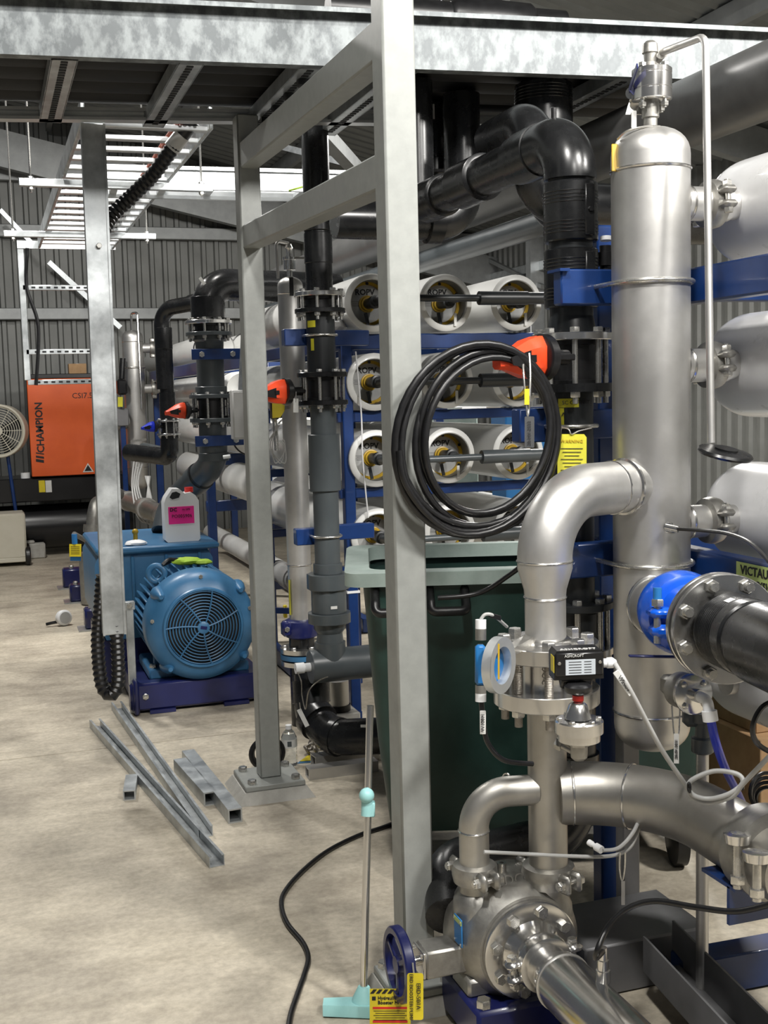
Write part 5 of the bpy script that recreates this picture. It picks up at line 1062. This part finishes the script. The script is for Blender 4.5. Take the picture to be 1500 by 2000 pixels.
# third header
X3h, Y3h, R3 = 1.476, 12.43, .106
def Z3(y): return PY(265, y, Y3h).z
h3 = thing('header_vessel', 'distant stainless header vessel with vent tube near compressor', 'vessel', (X3h, Y3h, Z3(955)))
L3 = Z3(645)-Z3(955); part('shell', MB().lathe((X3h, Y3h, Z3(955)), ZA, dp+[(L3-q_[0], q_[1]) for q_ in reversed(dp)], 36), 'steel', h3)
for y in (668, 912): part('weld_bead', MB().torus((X3h, Y3h, Z3(y)), ZA, R3, .004, 36, 6), 'steel_bright', h3)
ubolt(h3, (X3h, Y3h), R3, Z3(718), .12, .009)
part('vent_tube', MB().tube(fillet([(X3h, Y3h, Z3(648)), (X3h, Y3h, Z3(612)), (X3h+.05, Y3h-.1, Z3(612)), (X3h+.05, Y3h-.12, Z3(800))], .03, 6), .012, 8), 'steel_bright', h3)
for y in (680, 760): part('side_stub', MB().cyl((X3h+.08, Y3h, Z3(y)), (X3h+.28, Y3h, Z3(y)), .05, n=18), 'steel', h3); clamp(h3, (X3h+.20, Y3h, Z3(y)), XA, .05, .06, ear=ZA)
part('elbow', MB().tube(fillet([(X3h-.08, Y3h, Z3(822)), (X3h-.28, Y3h-.06, Z3(822)), (X3h-.30, Y3h-.08, Z3(1010))], .12, 10), .08, 24), 'steel', h3)
mq = thing('manifold_pipe', 'distant stainless manifold pipe low behind the duct', 'pipe', P(290, 985, 11))
part('pipe', MB().cyl(P(225, 968, 12.2), P(352, 1020, 9.6), .085, n=24), 'steel_cast', mq)
for k in (.25, .55, .8): a = P(225, 968, 12.2).lerp(P(352, 1020, 9.6), k); ad = (P(352, 1020, 9.6)-P(225, 968, 12.2)).normalized(); part('clamp_ring', MB().cyl(a-ad*.03, a+ad*.03, .1, n=24), 'steel', mq)
part('stand', MB().box((P(290, 1000, 11).x+.05, P(290, 1000, 11).y, .22), (.10, .10, .44), bev=.01), 'blue', mq)
t = thing('small_piping', 'tangle of pale tubes and valves under the distant header', 'tubing', P(270, 950, 11))
for k in range(4): part('tube', MB().tube(spline([P(262+k*6, 900, 11.2), P(258+k*4, 950, 11), P(268+k*9, 1005+k*5, 10.9), P(285+k*4, 1018, 10.9), P(296-k*3, 980, 10.9), P(284+k*3, 930, 11)], 6), .009, 6), 'cable', t)
part('valve', MB().box(P(282, 880, 11), (.12, .1, .12), bev=.03).cyl(P(282, 880, 11), P(325, 890, 10.6), .075, n=18), 'pvc', t); part('lever', MB().bar(P(256, 862, 11), P(286, 858, 11), .02, .02), 'bolt', t)
# ================================================================ blue motor
cm = PY(398, 1226, 6.28); MR = .305
mo = thing('electric_motor', 'large blue electric motor with round slotted fan cover', 'motor', (cm.x, 6.6, .2))
cw = part('fan_cowl', MB().lathe((cm.x, cm.y+.20, cm.z), -YA, [(0, MR-.004), (.0, MR), (.10, MR), (.145, MR-.012), (.175, MR-.05), (.19, MR-.085), (.192, .222), (.205, .216), (.206, .205), (.190, .203)], 64, cap=False), 'motor', mo)
part('fan_opening', MB().cyl((cm.x, cm.y+.03, cm.z), (cm.x, cm.y+.018, cm.z), .204, n=48), 'grid', mo)
gr = part('grille_hub', MB().lathe((cm.x, cm.y+.02, cm.z), -YA, [(0, .034), (.02, .034), (.024, .028)], 28), 'motor', mo)
part('hub_emblem', MB().box((cm.x, cm.y-.0045, cm.z), (.036, .003, .018), (V((.97, 0, -.2)), YA, V((.2, 0, .97))), .001), 'navy', gr)
for k in range(10): part('grille_ring', MB().torus((cm.x, cm.y+.004, cm.z), YA, .050+k*.0165, .0034, 48, 6), 'motor', mo)
for k in range(7):
    a0 = 2*PI*k/7+.25; part('grille_spoke', MB().tube([(cm.x+r*math.cos(a0+.9*(r-.03)), cm.y+.0, cm.z+r*math.sin(a0+.9*(r-.03))) for r in [.03+.0175*i for i in range(11)]], .0045, 6), 'motor', mo)
for a in (.72, 2.45, 4.0, 5.6):
    p = V((cm.x+(MR-.02)*math.cos(a), cm.y+.03, cm.z+(MR-.02)*math.sin(a))); part('cowl_lug', MB().lathe(p+YA*.10, -YA, [(0, .045), (.06, .036), (.12, .012)], 14), 'motor', cw)
for a in (1.57, .3, 2.95): bolt(cw, (cm.x+(MR-.03)*math.cos(a), cm.y+.035, cm.z+(MR-.03)*math.sin(a)), -YA, .012, .01)
part('frame', MB().cyl((cm.x, cm.y+.16, cm.z), (cm.x, cm.y+.72, cm.z), .245, n=48), 'motor', mo)
fin = MB().box((0, 0, .27), (.009, .46, .065), bev=.002).mesh('cooling_fin', 'motor')
for k in range(44):
    a = 2*PI*k/44
    if 3.6 < (a % (2*PI)) < 5.8 and False: continue
    inst('cooling_fin', fin, M4.Translation((cm.x, cm.y+.44, cm.z)) @ M4.Rotation(a, 4, 'Y'), mo)
part('lifting_eye', MB().torus((cm.x-.20, cm.y+.30, cm.z+.27), V((.3, 1, 0)), .045, .017, 24, 10), 'motor', mo)
for sx in (-1, 1): part('foot', MB().box((cm.x+sx*.20, cm.y+.42, .19), (.16, .46, .06), bev=.01), 'motor', mo); part('foot_web', MB().box((cm.x+sx*.19, cm.y+.30, .24), (.10, .03, .14), bev=.005), 'motor', mo); bolt(mo, (cm.x+sx*.25, cm.y+.24, .22), ZA, .02, .02)
mb = thing('motor_base', 'navy steel base frame under the blue motor', 'base', (cm.x, 6.7, 0))
bl, br_ = PZ(265, 1392, 0).x, PZ(500, 1368, 0).x; yb0 = 6.36
part('front_rail', MB().box(((bl+br_)/2+.03, yb0+.05, .095), (br_-bl+.12, .10, .15), bev=.012), 'navy', mb)
for x in (bl+.06, br_): part('side_rail', MB().box((x, yb0+.41, .085), (.12, .62, .13), bev=.008), 'navy', mb)
part('end_gusset', MB().box((bl-.0, yb0+.03, .10), (.03, .12, .19), bev=.01), 'navy', mb); bolt(mb, (bl+.05, yb0-.002, .10), -YA, .018, .008)
for x in (bl+.14, br_-.12): part('shim', MB().box((x, yb0+.05, .012), (.14, .12, .02)), 'navy', mb)
# gearbox / pump case with flat top
gb = thing('pump_case', 'blue pump case with flat lid behind the motor', 'pump', (.95, 7.4, .3))
gx0, gx1 = PY(168, 1100, 7.75).x, PY(412, 1060, 7.12).x; gz1 = PY(350, 1060, 7.1).z
part('case', MB().loft([[V((x, y, z)) for x, y in ((gx0+k, 7.08+k*.3), (gx1-k, 7.08+k*.3), (gx1-k, 8.0-k), (gx0+k, 8.0-k))] for z, k in ((.28, .05), (.40, 0), (gz1-.10, .0), (gz1-.04, .03))]), 'motor', gb)
part('lid', MB().box(((gx0+gx1)/2+.02, 7.52, gz1-.02), (gx1-gx0+.03, .98, .04), bev=.012), 'motor', gb)
for k in range(3): part('rib', MB().box((gx0+.22+k*.2, 7.07, gz1-.2), (.02, .03, .28), bev=.004), 'motor', gb)
part('stand', MB().box(((gx0+gx1)/2, 7.55, .14), (gx1-gx0-.05, .8, .27), bev=.01), 'navy', gb); part('breather', MB().cyl((gx0+.27, 7.3, gz1), (gx0+.27, 7.3, gz1+.05), .014, n=10).sphere((gx0+.27, 7.3, gz1+.06), .02, 10), 'gold', gb)
part('rag', crumple((gx0+.25, 7.12, gz1+.012), .06, .05, .02, 9), 'whiteplastic', gb)
# jerrycan
jc = PY(358, 1052, 7.13); jz = gz1+.001
j = thing('jerrycan', 'white plastic jerrycan with red cap and pink label', 'jerrycan', (jc.x, 7.2, jz))
jw, jh, jd = .21, .325, .13
prof = [(-jw/2+.012, 0), (jw/2-.012, 0), (jw/2, .012), (jw/2, jh*.76), (jw/2-.02, jh*.86), (jw*.28, jh*.92), (jw*.10, jh*.90), (-.01, jh*.99), (-jw*.26, jh), (-jw/2+.012, jh*.84), (-jw/2, jh*.74), (-jw/2, .012)]
part('body', MB().plate(prof, (jc.x, 7.2+jd/2, jz), XA, ZA, jd) if False else MB().plate(prof, (jc.x, 7.2+jd/2, jz), XA, ZA, jd), 'whiteplastic', j)
hl = [(-.055, jh*.80), (-.015, jh*.83), (-.005, jh*.90), (-.03, jh*.945), (-.055, jh*.93), (-.072, jh*.84)]
part('handle_hole', MB().plate(hl, (jc.x, 7.2-jd/2+.001, jz), XA, ZA, .003), 'pvc_dark', j)
part('cap', MB().cyl((jc.x+jw*.27, 7.2, jz+jh*.91), (jc.x+jw*.27, 7.2, jz+jh*1.0), .027, n=20), 'red', j)
lz = jz+jh*.50; lp = part('label', MB().box((jc.x-.005, 7.2-jd/2-.001, lz), (.155, .002, .105)), 'pink', j)
text('PO005906', (jc.x-.002, 7.2-jd/2-.003, lz-.006), XA, ZA, .030, 'ink', lp, sx=.95); text('DC', (jc.x-.052, 7.2-jd/2-.003, lz+.034), XA, ZA, .03, 'ink', lp, bold=.001); text('ro GPS', (jc.x+.025, 7.2-jd/2-.003, lz+.034), XA, ZA, .016, 'ink', lp)
# glove on the motor
gl = thing('work_glove', 'black and lime work glove dropped on the motor', 'glove', (cm.x-.03, cm.y+.3, cm.z+.31))
part('palm', crumple((cm.x-.03, cm.y+.33, cm.z+.325), .09, .06, .022, 11), 'green', gl)
for k in range(4): part('finger', MB().tube(spline([(cm.x-.08+k*.02, cm.y+.33, cm.z+.33), (cm.x-.13+k*.012, cm.y+.29+k*.015, cm.z+.345-.004*k), (cm.x-.17+k*.01, cm.y+.27+k*.02, cm.z+.32)], 5), .011, 8), 'rubber', gl)
part('cuff', crumple((cm.x+.06, cm.y+.30, cm.z+.318), .06, .04, .016, 12), 'green', gl)
# ================================================================ compressor
cy = 13.35; c0, c1 = PY(57, 850, cy).x, PY(215, 850, cy).x; z0, z1 = PY(120, 930, cy).z, PY(120, 738, cy).z
ac = thing('air_compressor', 'orange CHAMPION air compressor cabinet', 'compressor', ((c0+c1)/2, cy+.4, z0))
ac['label'] = 'orange air compressor cabinet with black lettering'
part('cabinet', MB().box(((c0+c1)/2, cy+.42, (z0+z1)/2), (c1-c0, .8, z1-z0), bev=.01), 'blackpaint', ac)
pn = part('front_panel', MB().box(((c0+c1)/2, cy+.012, (z0+z1)/2), (c1-c0-.01, .02, z1-z0-.012), bev=.006), 'orange', ac)
part('top_trim', MB().box(((c0+c1)/2, cy+.42, z1+.02), (c1-c0, .8, .05), bev=.006), 'blackpaint', ac)
zc3 = PY(78, 835, cy).z; text('CHAMPION', (PY(78, 835, cy).x, cy, zc3), ZA, -XA, .108, 'ink', pn, sx=.97, bold=.003)
for k, w_ in enumerate((.030, .022, .012)): part('logo_bar', MB().plate([(0, 0), (w_, 0), (w_+.0, .085), (0, .085)], (PY(86, 904-k*8, cy).x, cy+.001, PY(86, 904-k*8, cy).z), ZA, V((-1, 0, .2)), .003), 'ink', pn)
text('CSI7.5', (PY(161, 773, cy).x, cy, PY(161, 773, cy).z), XA, ZA, .085, 'ink', pn)
tx = PY(172, 914, cy); part('warning_triangle', MB().plate([(-.06, -.045), (.06, -.045), (0, .055)], (tx.x, cy-.0, tx.z), XA, ZA, .003), 'label', pn); part('triangle_mark', MB().plate([(-.04, -.033), (.04, -.033), (0, .035)], (tx.x, cy-.003, tx.z), XA, ZA, .002), 'ink', pn)
fr = thing('air_receiver', 'black air receiver tank and frame under the compressor', 'tank', ((c0+c1)/2, cy+.4, 0))
zf1 = z0-.012; x0r, x1r = c0-.9, c1+.25
part('deck', MB().box(((x0r+x1r)/2, cy+.4, zf1-.13), (x1r-x0r, .7, .26), bev=.01), 'blackpaint', fr)
part('tank', MB().lathe((x0r-.1, cy+.35, .32), XA, [(0, .02), (.03, .18), (.10, .25), (x1r-x0r, .25), (x1r-x0r+.08, .18), (x1r-x0r+.1, .02)], 36), 'blackpaint', fr)
for x in (x0r+.3, x1r-.3): part('leg', MB().box((x, cy+.35, .05), (.2, .4, .1)), 'blackpaint', fr)
for px, m_ in ((82, 'yellow'), (95, 'label')):
    s = PY(px, 950, cy+.04); part('sticker', MB().box((s.x, cy+.048, s.z), (.065, .003, .13)), m_, fr)
bxp = PY(152, 745, cy+.2); t = thing('cardboard_box', 'small cardboard box on top of the orange compressor', 'box', (bxp.x, cy+.2, z1+.045)); part('carton', MB().box((bxp.x, cy+.2, z1+.045+.055), (.19, .15, .11), bev=.003), 'card', t); part('tape', MB().box((bxp.x, cy+.2, z1+.045+.1105), (.03, .15, .002)), 'label', t)
q = P(50, 933, 12.9); t = thing('tape_roll', 'pale roll standing on the receiver deck', 'roll', q); part('roll', MB().ringtube((q.x, cy+.12, zf1), (q.x, cy+.12, zf1+.06), .05, .03, 20), 'whiteplastic', t); part('core', MB().ringtube((q.x, cy+.12, zf1), (q.x, cy+.12, zf1+.058), .031, .027, 20), 'card', t)
# ================================================================ drum fan
fc = P(-4, 842, 12.55); fn = thing('drum_fan', 'white industrial fan with wire guard on blue stand', 'fan', (fc.x, fc.y, 0))
fax = V((-.25, -1, 0)).normalized(); FRd = .28
part('drum', MB().ringtube(fc-fax*.02, fc-fax*.20, FRd, FRd-.02, 40), 'cream', fn); part('rim', MB().torus(fc, fax, FRd-.008, .016, 40, 10), 'cream', fn)
gd = part('guard_hub', MB().cyl(fc-fax*.01, fc+fax*.012, .05, n=20), 'cream', fn)
for k in range(8): part('guard_ring', MB().torus(fc, fax, .07+k*.026, .0035, 36, 6), 'cream', gd)
u, v, _ = frame_of(fax)
for k in range(12): a = 2*PI*k/12; part('guard_spoke', MB().cyl(fc+(u*math.cos(a)+v*math.sin(a))*.05, fc+(u*math.cos(a)+v*math.sin(a))*FRd, .0035, n=6), 'cream', gd)
for k in range(4):
    a = 2*PI*k/4+.4; d1 = u*math.cos(a)+v*math.sin(a); d2_ = fax.cross(d1); part('blade', MB().plate([(.05, -.03), (.24, -.08), (.25, .06), (.05, .04)], fc-fax*.10, d1, (d2_+fax*.4), .004), 'pvc_dark', fn)
for sx in (-1, 1): part('stand_leg', MB().tube([fc+XA*sx*.06-ZA*.25-fax*.1, V((fc.x+.02+sx*.16, fc.y+.1, 0.02))], .02, 10), 'blue', fn)
part('motor_mount', MB().cyl(fc-fax*.12, fc-fax*.3, .07, n=18), 'pvc_dark', fn)
# ================================================================ cream trolley
q = PZ(8, 1108, 0); tr_ = thing('cream_trolley', 'cream metal cart with rubber wheel near left edge', 'cart', (q.x-.1, q.y, 0))
xr = PY(52, 1060, q.y).x; zt4, zb4 = PY(30, 1003, q.y).z, PY(30, 1092, q.y).z
part('cabinet', MB().box((xr-.30, q.y+.2, (zt4+zb4)/2), (.6, .4, zt4-zb4), bev=.02), 'cream', tr_); part('skirt', MB().box((xr-.30, q.y+.2, zb4-.01), (.63, .42, .05), bev=.008), 'cream', tr_)
for yy in (q.y+.05, q.y+.34):
    w_ = part('wheel', MB().lathe((xr-.02, yy, .10), XA, [(0, .06), (.0, .085), (.012, .10), (.045, .10), (.055, .085), (.055, .06)], 28), 'rubber', tr_); part('wheel_hub', MB().lathe((xr+.034, yy, .10), XA, [(-.03, .062), (0, .05), (.004, .02)], 20), 'red', w_)
q = PZ(66, 1092, 0); t = thing('concrete_block', 'pale grey concrete block behind the cream cart', 'block', q); part('block', MB().box((q.x+.02, q.y+.06, .085), (.22, .12, .17), bev=.015), 'concrete_block', t); part('cap', MB().box((q.x-.03, q.y+.06, .185), (.10, .1, .03), bev=.01), 'concrete_block', t)
# cream box at left edge on the receiver
# ================================================================ navy pump feet and tagged valve beyond the motor
for k, (px, py, w_, h_, lab) in enumerate(((142, 1150, .2, .17, 'farthest navy steel foot on floor left of pump case'), (150, 1178, .14, .14, 'middle navy steel foot on floor left of pump case'), (181, 1232, .14, .15, 'nearest navy steel foot on floor left of pump case'))):
    q = PZ(px, py, 0); t = thing('base_foot', lab, 'base', q, 'navy feet along the aisle'); part('block', MB().box((q.x+.02, q.y+.08, h_/2+.012), (w_, .16, h_), bev=.015), 'navy', t); part('pad', MB().box((q.x, q.y+.08, .006), (w_+.06, .2, .012)), 'galv', t); bolt(t, (q.x, q.y+.05, h_+.012), ZA, .02, .03)
q = P(147, 1075, 9.4); t = thing('valve_tag', 'yellow tag hanging on blue valve above navy feet', 'tag', q)
part('plate', MB().box(q, (.095, .003, .10), (RT, FW, UP), .001), 'yellow', t); part('valve', MB().cyl(q+ZA*.05+YA*.02, q+ZA*.13+YA*.02, .022, n=12), 'cap_blue', t); part('lower_tag', MB().box(q-ZA*.06+YA*.01, (.085, .003, .05), (RT, FW, UP)), 'cap_blue', t)
ln = MB()
for k in range(5): ln.box(q-FW*.003+UP*(.03-k*.014), (.07, .0006, .003), (RT, FW, UP))
part('print_lines', ln, 'ink', t)['kind'] = 'stuff'; part('hook_pipe', MB().tube([q+ZA*.13+YA*.02, P(180, 1062, 9.9)], .02, 10), 'steel_cast', t)
t = thing('pump_piping', 'stainless pipe stub rising beyond the pump case', 'pipe', P(183, 1010, 10)); part('pipe', MB().tube(fillet([P(178, 1075, 9.9), P(186, 985, 9.9), P(230, 965, 11)], .12, 8), .06, 20), 'steel_cast', t); part('clamp', MB().cyl(P(181, 1040, 9.9), P(182, 1025, 9.9), .08, n=20), 'steel_cast', t); part('foot_plate', MB().lathe(P(177, 1078, 9.9), -ZA, [(0, .09), (.05, .10), (P(177, 1078, 9.9).z-.01, .10)], 20), 'steel_cast', t)
# ================================================================ things on the floor
def uchan(a, b_, w_, h_, lab, th=.003):
    a, b_ = V(a), V(b_); d = (b_-a).normalized(); s = V((-d.y, d.x, 0)); L = (b_-a).length
    m = MB(); poly = [(-w_/2, 0), (w_/2, 0), (w_/2, h_), (w_/2-.010, h_), (w_/2-.010, h_-th), (w_/2-th, h_-th), (w_/2-th, th), (-w_/2+th, th), (-w_/2+th, h_-th), (-w_/2+.010, h_-th), (-w_/2+.010, h_), (-w_/2, h_)]
    m.loft([[a+d*t+s*x+ZA*(z+.0005) for x, z in poly] for t in (0, L)]); return solo('strut_channel', m, 'galv', lab, 'steel channel', 'strut offcuts on the floor')
uchan(PZ(186, 1420, 0), PZ(424, 1693, 0), .058, .042, 'longest open strut channel lying on the floor'); uchan(PZ(228, 1385, 0), PZ(402, 1635, 0), .058, .042, 'second long open strut channel beside the motor base')
def boxtube(a, b_, w_, h_, lab, nm='square_tube', m_='galv', z=0, grp='square tube offcuts on the floor'):
    a, b_ = V(a), V(b_); d = (b_-a).normalized(); s = V((-d.y, d.x, 0)); L = (b_-a).length; m = MB(); rings = []
    for t, k in ((0, .8), (0, 1), (L, 1), (L, .8)): rings.append([a+d*t+s*x*w_/2*k+ZA*(z+h_/2+y*h_/2*k) for x, y in ((-1, -1), (1, -1), (1, 1), (-1, 1))])
    m.loft(rings, close=True); return solo(nm, m, m_, lab, 'steel tube', grp)
boxtube(PZ(352, 1505, 0), PZ(412, 1573, 0), .058, .058, 'short square galvanised tube beside its longer mate'); boxtube(PZ(368, 1488, 0), PZ(460, 1607, 0), .058, .058, 'longer square galvanised tube beside the post base'); boxtube(PZ(258, 1530, 0), PZ(253, 1563, 0), .052, .042, 'tiny square tube offcut alone on the floor')
boxtube(PZ(612, 1500, 0), PZ(735, 1480, 0), .07, .06, 'rear steel box section on floor below elbow', m_='steel', grp='box sections below the elbow'); boxtube(PZ(600, 1520, 0), PZ(735, 1503, 0), .07, .05, 'front steel box section on floor below elbow', m_='steel', grp='box sections below the elbow')
# water bottle
q = PZ(566, 1494, 0); t = thing('water_bottle', 'clear plastic water bottle standing behind the post', 'bottle', q)
prof = [(0, .02), (.002, .034), (.008, .036)]+[(.012+k*.008, .036-(.0025 if k % 2 else 0)) for k in range(9)]+[(.085, .037), (.13, .037), (.135, .036), (.155, .027), (.17, .014), (.176, .012)]
part('bottle', MB().lathe(q, ZA, prof, 28), 'water', t); part('wrapper', MB().lathe(q+ZA*.09, ZA, [(0, .0372), (.0, .0376), (.038, .0376), (.038, .0372)], 28, cap=False), 'label', t); part('cap', MB().cyl(q+ZA*.172, q+ZA*.19, .0145, n=18), 'whiteplastic', t)
curved(t, 'print_patch', q.x, q.y, .038, q.z+.098, q.z+.122, -2.0, -1.5, 'pvc')
# hose ring behind post base
q = PZ(535, 1532, 0); t = thing('hose_coil', 'small coil of black hose leaning behind the post base', 'hose', q)
for k in range(3): part('hose_loop', MB().torus((q.x+.01, q.y+.16+k*.012, .093-.002*k), V((.1, 1, .12)), .072-.004*k, .0125, 28, 8), 'rubber', t)
# coloured tags on floor
q = PZ(607, 1482, 0); t = thing('warning_card', 'yellow and blue card lying on the floor by elbow', 'card', q)
part('yellow_card', MB().plate([(-.06, -.03), (.02, -.045), (.07, .02), (0, .045)], q+ZA*.004, XA, YA, .002), 'yellow', t); part('blue_card', MB().plate([(-.08, -.05), (-.01, -.06), (.02, -.03), (-.05, -.01)], q+ZA*.001, XA, YA, .002), 'motor', t)
t = thing('valve_tag', 'white barcode tag hanging near the floor elbow', 'tag', P(592, 1400, 5.25)); dg_ = (RT*.45-UP*.9).normalized(); part('plate', MB().box(P(592, 1402, 5.25), (.02, .002, .085), (dg_.cross(FW).normalized(), FW, dg_)), 'label', t); part('chain', MB().cyl(P(585, 1372, 5.25), P(587, 1388, 5.25), .002, n=6), 'bolt', t)
t = thing('chain_links', 'dark steel chain links heaped beside the bottle', 'chain', PZ(612, 1462, 0))
for k in range(6): part('chain_link', MB().torus(PZ(600+k*6, 1466-(k % 3)*7, .02), V((math.cos(k*2), math.sin(k*2), .6)), .022, .007, 14, 6), 'stud', t)
# lamp puck on the floor
q = PZ(125, 1222, 0); t = thing('round_lamp', 'white round lamp lying on the floor left', 'lamp', q); lx = V((.35, -.9, .12)).normalized(); part('body', MB().lathe(q+ZA*.062-lx*.03, lx, [(0, .03), (.01, .058), (.05, .060), (.056, .055), (.06, .045)], 28), 'whiteplastic', t); part('lens', MB().cyl(q+ZA*.062+lx*.030, q+ZA*.062+lx*.034, .044, n=24), 'cable', t); part('tail', MB().tube(spline([q+V((-.03, .02, .03)), q+V((-.08, .0, .03)), q+V((-.13, .01, .02))], 6), .012, 8), 'rubber', t)
# black floor cable
solo('floor_cable', MB().tube(spline([PZ(x, y, .009) for x, y in ((790, 1600), (745, 1617), (700, 1632), (640, 1662), (590, 1702), (556, 1742), (550, 1770), (562, 1805), (592, 1842), (602, 1872), (594, 1905), (580, 1945), (566, 1990), (558, 2060))], 8), .0085, 10), 'rubber', 'black cable curving across the open concrete floor', 'cable')
# pole with cyan clamp
base = PZ(718, 1990, 0); top = P(723, 1378, 3.28); base.y += .04
t = thing('jack_pole', 'slim chrome pole with pale cyan ball clamp', 'pole', base); d = (top-base).normalized()
part('pole', MB().cyl(base+d*.03, top, .0105, n=18), 'steel_bright', t)
kb = base+d*((P(718, 1560, 3.24).z-base.z)/d.z); part('ball', MB().sphere(kb-RT*.004-FW*.012, .0215, 18), 'cyan', t); part('clamp', MB().cyl(kb-d*.018, kb-d*.058, .019, n=12).box(kb-d*.04+RT*.014, (.012, .03, .04), (RT, FW, UP), .003), 'cyan', t)
part('foot', MB().loft([[base+RT*x+FW*y*(1-.3*k)+ZA*z for x, y in ((-.11-.0*k, -.03), (.03, -.045), (.03, .045), (-.11, .03))] for z, k in ((0, 0), (.012, .1), (.03, .6))]), 'cyan', t); part('socket', MB().lathe(base, d, [(0, .04), (.04, .03), (.07, .016)], 18), 'cyan', t)
wl = thing('warning_card', 'yellow hazard striped warning card hanging behind handwheel', 'sign', P(762, 1968, 3.1))
o_ = P(762, 1974, 3.11); cdp = part('card', MB().box(o_, (.108, .003, .115), (RT, FW, UP)), 'yellow', wl)
hzs = MB()
for k in range(7): hzs.plate([(0, 0), (.009, 0), (.018, .011), (.009, .011)], o_-RT*(.053-k*.0152)+UP*.046-FW*.0018, RT, UP, .001)
part('hazard_stripes', hzs, 'ink', cdp)['kind'] = 'stuff'
text('Hydraulic P', o_-FW*.0025+UP*.034-RT*.033, RT, UP, .0125, 'ink', cdp, align='LEFT', bold=.0003); text('Booster HPB', o_-FW*.0025+UP*.022-RT*.033, RT, UP, .0125, 'ink', cdp, align='LEFT', bold=.0003)
part('logo_mark', MB().box(o_-FW*.002+UP*.033-RT*.043, (.010, .001, .010), (RT, FW, UP)), 'ink', cdp)
for k in (0, 1): part('red_band', MB().box(o_-FW*.002+UP*(.008-k*.036), (.092, .001, .0055), (RT, FW, UP)), 'red', cdp)
ln = MB()
for k in range(5): ln.box(o_-FW*.002+UP*(.0-k*.006), (.088-.01*(k % 2), .0006, .0014), (RT, FW, UP))
part('print_lines', ln, 'ink', cdp)['kind'] = 'stuff'; part('string', MB().tube([o_+UP*.055+RT*.03, o_+UP*.09+RT*.05], .0015, 6), 'bolt', wl)
# cartons at the far right
q = P(1487, 1500, 4.2); t = thing('cardboard_box', 'cardboard carton at the far right edge behind bin', 'box', (q.x+.2, q.y, 0))
part('carton', MB().box((q.x+.26, q.y+.2, .23), (.6, .5, .46), bev=.004), 'card', t); part('upper_carton', MB().box((q.x+.24, q.y+.22, .52), (.5, .4, .12), bev=.004), 'card', t)
t = thing('cable_bundle', 'tangled black cables hanging at the right edge', 'cable', P(1490, 1550, 2.9))
for k in range(4): part('loop', MB().torus(P(1494+k*3, 1545+k*6, 2.92+k*.01), FW+RT*(.3*k-.4), .045-.004*k, .005, 24, 6), 'rubber', t)

# small switchgear left of the distant header
t = thing('actuator_box', 'black actuator and yellow tagged box left of distant header', 'actuator', P(236, 770, 12.0))
part('body', MB().box(P(238, 756, 12.0), (.10, .12, .16), bev=.02), 'blackpaint', t); part('neck', MB().cyl(P(238, 740, 12.0), P(240, 700, 12.0), .03, n=12), 'rubber', t); part('yellow_tag', MB().box(P(235, 785, 11.9), (.05, .004, .10), (RT, FW, UP)), 'tagyellow', t); part('lower_box', MB().box(P(239, 815, 12.0), (.12, .12, .18), bev=.01), 'sheet', t)
part('stand', MB().box((P(239, 815, 12.0).x, P(239, 815, 12.0).y, P(239, 830, 12.0).z/2), (.05, .05, P(239, 830, 12.0).z), bev=.004), 'blue', t)
